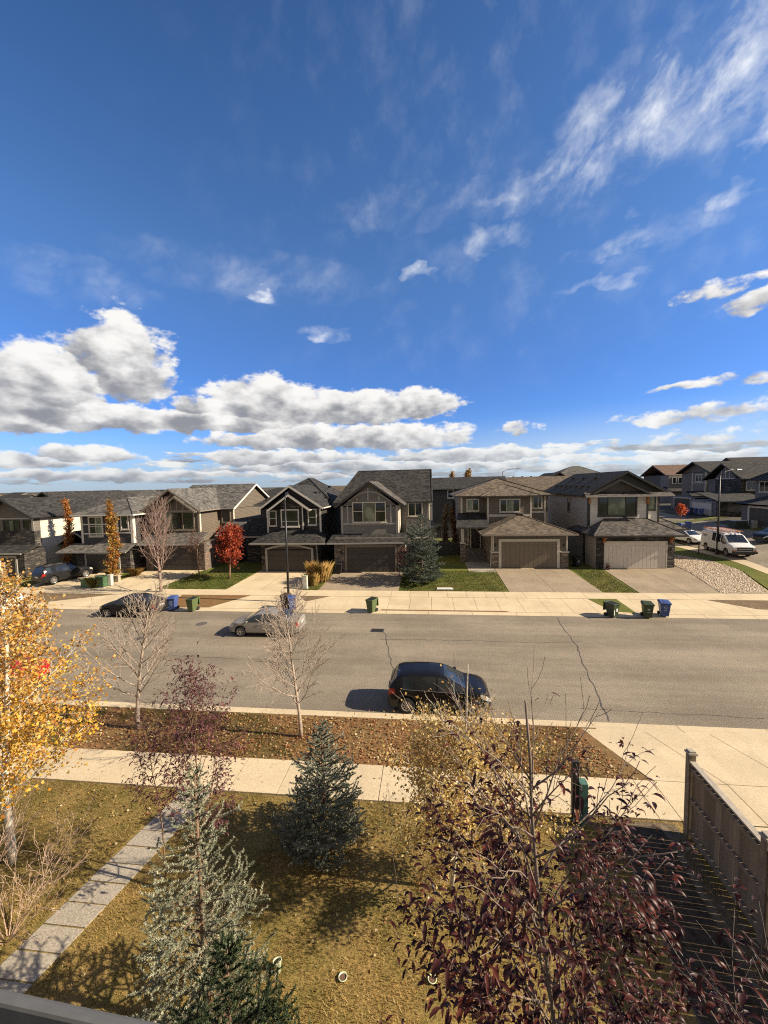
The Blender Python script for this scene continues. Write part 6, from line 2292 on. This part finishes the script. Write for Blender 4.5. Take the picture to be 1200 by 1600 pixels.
def wheelie(name, label, loc, rz, mat, open_=False, h=1.05, group=None, mark='round', s=1.0):
    """front of the bin faces local -y"""
    t = thing(name, label, 'bin', loc, rz, group)
    mb = MB()
    w0, w1, d0, d1 = .21, .285, .23, .34
    z1 = h - .10
    mb.hexa([(-w0, -d0, .06), (w0, -d0, .06), (w0, d0, .06), (-w0, d0, .06), (-w1, -d1, z1), (w1, -d1, z1), (w1, d1, z1), (-w1, d1, z1)])
    for (a, b, c, d) in ((-w1 - .03, w1 + .03, -d1 - .03, -d1 - .002), (-w1 - .03, w1 + .03, d1 + .002, d1 + .03)):
        mb.box(a, b, c, d, z1 - .07, z1 + .002)
    for s_ in (-1, 1):
        mb.box(s_ * (w1 + .002), s_ * (w1 + .03), -d1, d1, z1 - .07, z1 + .001)
    mb.box(-.19, .19, -d0 - .005, -d0 + .02, .10, .16)
    mb.build('body', mat, t, bevel=.018)
    lb = MB()
    if not open_:
        lb.hexa([(-w1 - .035, -d1 - .06, z1 + .006), (w1 + .035, -d1 - .06, z1 + .006), (w1 + .035, d1 + .02, z1 + .03), (-w1 - .035, d1 + .02, z1 + .03),
                 (-w1 + .01, -d1 + .02, z1 + .075), (w1 - .01, -d1 + .02, z1 + .075), (w1 - .01, d1 - .02, z1 + .10), (-w1 + .01, d1 - .02, z1 + .10)])
        lb.box(-.12, .12, -d1 + .08, d1 - .1, z1 + .085, z1 + .10)
    else:
        lb.hexa([(-w1 - .03, d1 + .06, .38), (w1 + .03, d1 + .06, .38), (w1 + .03, d1 + .13, .38), (-w1 - .03, d1 + .13, .38),
                 (-w1 - .03, d1 + .03, z1 + .03), (w1 + .03, d1 + .03, z1 + .03), (w1 + .03, d1 + .10, z1 + .05), (-w1 - .03, d1 + .10, z1 + .05)])
        ib = MB()
        ib.box(-w1 + .03, w1 - .03, -d1 + .03, d1 - .03, z1 - .02, z1 + .003)
        ib.build('inside', BIN_BLACK, t)
    lb.build('lid', mat, t, bevel=.02)
    hb = MB()
    hb.tube([(-.2, d1 + .03, z1 - .03), (-.2, d1 + .11, z1 - .01), (.2, d1 + .11, z1 - .01), (.2, d1 + .03, z1 - .03)], [.016] * 4, 6)
    hb.build('handle', mat, t)
    for s_ in (-1, 1):
        wb = MB()
        wb.tube([(s_ * .22, d0 + .06, .13), (s_ * .29, d0 + .06, .13)], [.13, .13], 16)
        wb.build('wheel', RUBBER, t)
    if mark:
        kb = MB()
        yy = lambda z: -(d0 + (d1 - d0) * (z - .06) / (z1 - .06))
        if mark == 'round':                        # three chasing arrows in a ring, and a line of writing below
            for k in range(3):
                a0 = k * 2.094 + .35
                for q in range(5):
                    a, b = a0 + q * .3, a0 + q * .3 + .3
                    r0, r1 = .06, .10
                    ring = [(math.cos(g) * r, yy(.66 + math.sin(g) * r) - .008, .66 + math.sin(g) * r) for g, r in ((a, r0), (a, r1), (b, r1 if q < 4 else .08), (b, r0 if q < 4 else .075))]
                    kb.poly(ring[::-1])
            kb.box(-.09, .09, yy(.46) - .012, yy(.46) - .006, .45, .475)
        elif mark == 'square':
            kb.box(-.07, .07, yy(.62) - .012, yy(.62) - .004, .58, .66)
            kb.box(-.10, .10, yy(.44) - .012, yy(.44) - .005, .43, .45)
        elif mark == 'label':
            kb.box(-.02, .14, yy(.5) - .015, yy(.5) - .004, .42, .72)
            kb.box(-.20, -.13, yy(.45) - .012, yy(.3) - .004, .2, .7)
        kb.build('label', MARK, t)
    return t


wheelie('wheelie_bin', 'blue bin at the far kerb behind the parked black sedan', (-19.1, 27.35, .01), rad(8), BIN_BLUE)
wheelie('wheelie_bin', 'green bin with its lid hanging open beside the black sedan\'s blue bin', (-17.45, 27.2, .01), rad(-8), BIN_GREEN, True, mark=None)
wheelie('wheelie_bin', 'blue bin standing in front of the lamp post', (-9.95, 27.6, .06), rad(25), BIN_BLUE)
wheelie('wheelie_bin', 'brown bin half hidden by the blue bin at the lamp post', (-10.55, 28.0, .10), rad(-10), BIN_BROWN, mark=None)
wheelie('wheelie_bin', 'lone green bin with open lid at the far kerb opposite the drain', (-4.05, 27.5, .02), rad(-25), BIN_GREEN, True, mark=None)
wheelie('wheelie_bin', 'dark green open bin, leftmost of the three by the grass strip', (12.1, 27.25, .01), rad(28), BIN_DGREEN, True, mark='label')
wheelie('wheelie_bin', 'closed dark green bin between the open green bin and the blue one', (14.25, 27.2, .01), rad(-12), BIN_DGREEN, mark='square')
wheelie('wheelie_bin', 'blue bin with white recycling mark, rightmost at the far kerb', (15.45, 27.5, .02), rad(-14), BIN_BLUE)
wheelie('wheelie_bin', 'small black bin beside the grey house garage door', (-8.65, 37.6, .5), 0, BIN_BLACK, mark=None)
wheelie('wheelie_bin', 'black bin between the brown house and the white house', (14.6, 40.6, .56), rad(20), BIN_BLACK, mark='square')
for k, (x, y, z, m, l) in enumerate(((34.4, 58.3, 0, BIN_BLUE, 'blue bin above the van roof, left one of the pair'), (35.7, 58.6, 0, BIN_BLUE, 'blue bin above the van roof, right one of the pair'),
                                     (44.3, 72.6, 0, BIN_BLUE, 'leftmost blue bin before the far white garage door'), (45.0, 72.0, 0, BIN_BLUE, 'blue bin next to the leftmost before the white garage'),
                                     (45.5, 74.2, 0, BIN_BLACK, 'black bin behind the blue pair by the white garage'), (45.2, 71.0, 0, BIN_BLUE, 'blue bin nearest the far white garage door'),
                                     (43.2, 54.2, 0, BIN_BLACK, 'black bin beside the garage at the right edge'))):
    wheelie('wheelie_bin', l, (x, y, zt(x, y) + .05), rad(30 + 40 * k), m, mark=None if k != 6 else 'square', h=1.1)


# ------------------------------------------------------------------ street furniture
def lamp(label, loc, h, arm, rz=0.0, lean=0.0):
    t = thing('street_lamp', label, 'street lamp', loc, rz)
    mb = MB()
    mb.tube([(0, 0, 0), (lean * .3, 0, h * .5), (lean, 0, h)], [.10, .085, .06], 10)
    mb.tube([(0, 0, 0), (0, 0, .5)], [.14, .13], 10)
    mb.build('pole', BLACKMETAL, t, smooth=True)
    mb = MB()
    mb.tube([(lean, 0, h - .1), (lean + arm * .3, 0, h + .35), (lean + arm * .7, 0, h + .55), (lean + arm, 0, h + .58)], [.045, .04, .035, .035], 8)
    mb.build('arm', BLACKMETAL, t, smooth=True)
    mb = MB()
    a = lean + arm
    sg = 1 if arm > 0 else -1
    mb.hexa([(a - .1 * sg, -.12, h + .50), (a + .55 * sg, -.14, h + .52), (a + .55 * sg, .14, h + .52), (a - .1 * sg, .12, h + .50),
             (a - .1 * sg, -.07, h + .62), (a + .5 * sg, -.08, h + .60), (a + .5 * sg, .08, h + .60), (a - .1 * sg, .07, h + .62)][::1])
    mb.build('lamp_head', BLACKMETAL, t, bevel=.02)
    return t


lamp('black street lamp at the far kerb by the blue bin, before the black house', (-10.85, 29.4, .1), 7.9, -1.6, rad(-75), 0.0)
lamp('black street lamp on the verge beside the white work van', (29.05, 43.1, zt(29, 43.1) + .03), 8.0, 2.2, rad(20))
lamp('far street lamp curving above the long brown roof', (17.5, 95, .6), 10.9, 3.4, rad(10))

t = thing('fence_post', 'lone dark post on the verge between gravel and side street', 'post', (27.9, 44.0, zt(27.9, 44) + .03))
mb = MB()
mb.tube([(0, 0, 0), (0, 0, 1.25)], [.055, .055], 8)
mb.build('post', DARKTRIM, t)
mb = MB()
mb.lathe([(.07, 1.25), (.07, 1.29), (.02, 1.33)], 8)
mb.build('cap', DARKTRIM, t)


def boxy(name, label, cat, loc, size, mat, lidm=None, rz=0.0, group=None, base=True):
    t = thing(name, label, cat, loc, rz, group)
    w, d, h = size
    mb = MB()
    mb.box(-w / 2, w / 2, -d / 2, d / 2, 0.05, h - .06)
    mb.box(-w / 2 + .05, w / 2 - .05, -d / 2 - .012, -d / 2 - .001, .12, h - .14)
    mb.build('cabinet', mat, t, bevel=.015)
    mb = MB()
    mb.box(-w / 2 - .03, w / 2 + .03, -d / 2 - .03, d / 2 + .03, h - .058, h)
    mb.build('lid', lidm or mat, t, bevel=.015)
    if base:
        mb = MB()
        mb.box(-w / 2 - .06, w / 2 + .06, -d / 2 - .06, d / 2 + .06, -.05, .048)
        mb.build('plinth', CONC_BASE, t)
    return t


UT_GREEN = plain('utility_green', (0.10, 0.165, 0.085), .5, .12)
UT_WHITE = plain('utility_white', (0.52, .51, .44), .5, .1)
boxy('utility_box', 'wide green utility box in the bed beside the navy house drive', 'utility box', (-31.15, 32.85, .21), (.95, .6, .8), UT_GREEN, rz=rad(4))
boxy('utility_box', 'narrow darker green utility box next to the wide one', 'utility box', (-29.85, 32.9, .21), (.75, .5, 1.0), plain('utility_dgreen', (.06, .12, .06), .5, .1))
boxy('utility_pedestal', 'white pedestal panel right of the green utility boxes', 'utility box', (-29.3, 33.3, .24), (.35, .3, 1.05), UT_WHITE)
boxy('utility_pedestal', 'pale pedestal before the golden grass of the black house', 'utility box', (-10.6, 32.9, .22), (.38, .34, 1.15), UT_WHITE, plain('utility_pale_green', (.3, .36, .26), .5, .1))
boxy('transformer_box', 'dark green transformer box with a pale lid across the side street', 'utility box', (40.0, 55.8, zt(40, 55.8)), (1.5, 1.1, 1.1), plain('utility_vdark', (.03, .04, .03), .5, .1), UT_WHITE)
boxy('utility_pedestal', 'small grey pedestal right of the transformer box', 'utility box', (41.6, 55.4, zt(41.6, 55.4)), (.5, .4, 1.0), GREYTRIM)
t = thing('utility_cover', 'flat white utility cover on the grass by the far spruce', 'utility cover', (1.35, 33.0, .23))
mb = MB()
mb.box(-.65, .65, -.22, .22, 0, .10)
mb.build('lid', plain('cover_white', (.6, .58, .54), .7, .1), t, bevel=.02)
mb = MB()
mb.box(-.7, .7, -.27, .27, -.05, .05)
mb.build('rim', CONC_BASE, t)
# low retaining edge of the bed by the navy house
t = thing('garden_wall', 'low tan garden wall behind the green utility boxes', 'garden wall', (-30.6, 34.5, .3))
mb = MB()
mb.box(-1.2, 1.2, -.15, .15, -.1, .55)
mb.build('wall', plain('block_tan', (.36, .29, .21), .9, .2), t)
mb = MB()
mb.box(-1.25, 1.25, -.2, .2, .552, .64)
mb.build('coping', plain('block_cap', (.42, .35, .26), .9, .15), t)
# flower pot by the white garage
t = thing('flower_pot', 'small dark flower pot with a plant beside the white garage door', 'flower pot', (17.0, 39.3, .57))
mb = MB()
mb.lathe([(.14, 0), (.2, .3), (.22, .32), (.17, .33)], 12)
mb.build('pot', DARKTRIM, t, smooth=True)
rgp = np.random.default_rng(4)
leaf_cloud('foliage', np.array([0, 0, .42]) + rgp.normal(size=(160, 3)) * .10, .09, [(.06, .10, .03), (.09, .12, .04), (.25, .1, .08)], LEAF, t, 4)


def cover(name, label, x, y, r, sq=False):
    t = thing(name, label, 'manhole' if not sq else 'drain', (x, y, .004))
    mb = MB()
    if sq:
        mb.box(-.42, .42, -.30, .30, -.05, .006)
        mb.build('frame', plain('iron', (.09, .085, .08), .7, .2, 20), t)
        mb = MB()
        for k in range(7):
            mb.box(-.36 + k * .105, -.30 + k * .105, -.24, .24, .007, .014)
        mb.build('grate', plain('iron_dark', (.02, .02, .02), .7, .2, 20), t)
        mb = MB()
        mb.box(-.37, .37, -.25, .25, .0062, .0068)
        mb.build('opening', plain('drain_hole', (.008, .008, .008), .9, 0), t)
    else:
        mb.lathe([(r, -.05), (r, .004), (r * .93, .006), (r * .93, .003)], 28)
        mb.build('frame', plain('iron', (.09, .085, .08), .7, .2, 20), t)
        mb = MB()
        mb.lathe([(r * .9, -.05), (r * .9, .007), (r * .2, .008)], 28)
        mb.build('lid', plain('iron_lid', (.10, .09, .08), .7, .25, 30), t)


cover('storm_drain', 'square iron drain set in the road below the green bin', -3.2, 24.0, .4, True)
cover('manhole_cover', 'round manhole cover in the road left of the silver sedan', -15.2, 24.6, .36)
cover('manhole_cover', 'round manhole cover behind the left bare street tree', -17.6, 22.0, .36)

# ------------------------------------------------------------------ fences
WOOD = plain('fence_wood', (0.22, 0.17, 0.12), 0.85, 0.25, 6)
def fence_boards():
    m, nt, b, pos = new_mat('fence_board')
    x, y, z = separate(nt, pos)
    wn = nt.nodes.new('ShaderNodeTexWhiteNoise')
    nt.links.new(combine(nt, ((y - 10.07) / 0.142).fn('FLOOR'), 0.0, 0.0), wn.inputs['Vector'])
    g = noise(nt, combine(nt, x * 9.0, y * 22.0, z * 1.1), 1.0, 5.0, 0.65)
    k = (X(nt, wn.outputs['Value']) * 0.6 + g * 0.6 - 0.1).clamp()
    setc(nt, b, mixc(nt, k, (0.135, 0.098, 0.064), (0.34, 0.265, 0.185)))
    b.inputs['Roughness'].default_value = 0.9
    b.inputs['Specular IOR Level'].default_value = 0.1
    return m


FENCEBOARD = fence_boards()
WOODCAP = plain('fence_cap', (0.34, 0.30, 0.245), 0.85, 0.15, 6)


def near_fence():
    t = thing('wooden_fence', 'weathered wooden fence running from the pavement toward the house at right', 'fence', (6.42, 10.15, .1))
    rg = random.Random(3)
    ys = [0, -2.38, -4.76, -7.14]
    xs = [0, -.10, -.2, -.3]
    for x, y in zip(xs, ys):
        mb = MB()
        mb.box(x - .075, x + .075, y - .075, y + .075, -.2, 2.18)
        p = mb.build('post', WOOD, t)
        mb = MB()
        mb.box(x - .10, x + .10, y - .10, y + .10, 2.181, 2.23)
        mb.extrude([(x - .07, y - .07, 2.231), (x + .07, y - .07, 2.231), (x + .07, y + .07, 2.231), (x - .07, y + .07, 2.231)], (0, 0, .04))
        mb.build('post_cap', WOODCAP, p)
    for k in range(3):
        y0, y1 = ys[k] - .08, ys[k + 1] + .08
        x0, x1 = xs[k], xs[k + 1]
        drop = 0.0
        fx = lambda y: x0 + (x1 - x0) * (ys[k] - y) / 2.38
        mb = MB()
        y = y0
        while y > y1 + .02:
            ye = max(y1, y - .138)
            d = rg.uniform(0, .012)
            mb.box(fx(y) + .012 + d, fx(y) + .034 + d, ye + .006, y, -.12, 1.98)
            y -= .142
        mb.build('panel', FENCEBOARD, t)
        for z0, z1, px in ((1.99, 2.03, .07), (1.78, 1.88, .042), (.98, 1.08, .042), (.16, .26, .042)):
            mb = MB()
            a, b = fx(y0), fx(y1)
            o = .05 if px > .05 else .0
            mb.hexa([(b - px, y1, z0), (b + .012 - .001 + o, y1, z0), (a + .011 + o, y0, z0), (a - px, y0, z0),
                     (b - px, y1, z1), (b + .011 + o, y1, z1), (a + .011 + o, y0, z1), (a - px, y0, z1)])
            mb.build('rail', WOODCAP if px > .05 else WOOD, t)
    return t


near_fence()


def yard_fence():
    t = thing('garden_fence', 'dark garden fence with a gate in the gap beside the brown house', 'fence', (1.6, 47, .55))
    mb = MB()
    for k in range(16):
        mb.box(-1.3 + k * .14, -1.3 + k * .14 + .125, -.012, .012, 0, 1.75)
    mb.build('panel', SD_BLACK, t)
    for x in (-1.35, .98, 2.1):
        mb = MB()
        mb.box(x - .05, x + .05, -.05, .05, 0, 1.9)
        mb.build('post', DARKTRIM, t)
    mb = MB()
    for k in range(7):
        mb.box(1.05 + k * .14, 1.05 + k * .14 + .12, -.012, .012, .08, 1.6)
    mb.box(1.05, 2.0, -.03, -.013, .3, .38)
    mb.box(1.05, 2.0, -.03, -.013, 1.3, 1.38)
    mb.build('gate', DARKTRIM, t)


yard_fence()
t = thing('garden_fence', 'dark rear garden fence below the slate blue house', 'fence', (3, 62, .6))
mb = MB()
for k in range(60):
    mb.box(-4 + k * .2, -4 + k * .2 + .18, -.015, .015, 0, 1.8)
mb.build('panel', SD_BLACK, t)
for k in range(5):
    mb = MB()
    mb.box(-4 + k * 3 - .06, -4 + k * 3 + .06, -.06, -.016, 0, 1.9)
    mb.build('post', DARKTRIM, t)
ribbon('back_lawn', [(0.5, 48), (0.5, 61)], [(3.8, 48), (3.8, 61)], MATS['far_turf'], .02, 10)

# ------------------------------------------------------------------ near lawn odds and ends
def cup(label, loc, tilt, hgt):
    t = thing('plant_pot', label, 'plant pot', loc, 0, 'pale rimmed pots on the lawn')
    t.rotation_euler = (tilt[0], tilt[1], 0)
    mb = MB()
    mb.lathe([(.055, -.02), (.075, hgt), (.083, hgt + .006), (.083, hgt + .016), (.068, hgt + .014), (.066, hgt - .02)], 20)
    mb.build('pot', plain('pot_pale', (.55, .60, .40), .5, .08), t, smooth=True)
    mb = MB()
    mb.lathe([(.066, hgt - .05), (.066, hgt - .006), (.03, hgt)], 16)
    mb.build('soil', plain('pot_soil', (.13, .07, .05), .9, .2, 20), t)


cup('pale green pot leaning on the lawn beside the silvery spruce', (-2.88, 6.5, .1), (rad(-14), rad(-8)), .16)
cup('pale rimmed pot set in the middle of the dry lawn', (-1.65, 6.5, .1), (rad(-4), 0), .03)
cup('pale rimmed pot under the purple chokecherry leaves', (-.03, 6.62, .1), (rad(-4), rad(4)), .03)

t = thing('utility_post', 'dark post with a green box at the pavement edge behind the purple leaves', 'post', (3.75, 10.35, .1))
mb = MB()
mb.box(-.08, .08, -.06, .06, 0, 1.7)
mb.build('post', DARKTRIM, t)
mb = MB()
mb.box(.085, .30, -.12, .12, .0, 1.15)
mb.build('box', plain('box_teal', (.07, .16, .13), .5, .15), t, bevel=.02)

# window ledge of the house the view is taken from, on its own stretch of wall
P0, P1 = Vector((-0.57, 0.42, 8.45)), Vector((-0.316, 0.407, 8.45))
dirv = (P1 - P0).normalized()
nv = Vector((-dirv.y, dirv.x, 0))
t = thing('viewer_house', 'pale window ledge of the viewing house at the bottom left corner', 'house', (-0.8, 0.3, 0.1))
off = Vector((-0.8, 0.3, 0.1))
a, b = P0 - dirv * 1.2, P1 + dirv * 0.05
mb = MB()
lo = [a - nv * .018, b - nv * .018, b, a]
mb.hexa([tuple(p + Vector((0, 0, -.05))) for p in lo] + [tuple(lo[0] + Vector((0, 0, .006))), tuple(lo[1] + Vector((0, 0, .006))), tuple(lo[2]), tuple(lo[3])])
mb.build('window_ledge', plain('ledge_grey', (.10, .10, .097), .6, .1, 20), t, off, bevel=.006)
mb = MB()
lo = [a - nv * .3, b - nv * .3, b - nv * .019, a - nv * .019]
mb.hexa([tuple(p + Vector((0, 0, -.05))) for p in lo] + [tuple(p + Vector((0, 0, -.025))) for p in lo])
mb.build('window_frame', plain('frame_shaded', (.03, .03, .03), .6, .1, 20), t, off)  # near-black colour paints in the shadow behind the ledge
mb = MB()
q = [a - nv * .3, b - nv * .3, b - nv * .03, a - nv * .03]
mb.hexa([(p.x, p.y, .1) for p in q] + [(p.x, p.y, 8.39) for p in q])
mb.build('wall', SD_DGREY, t, off)
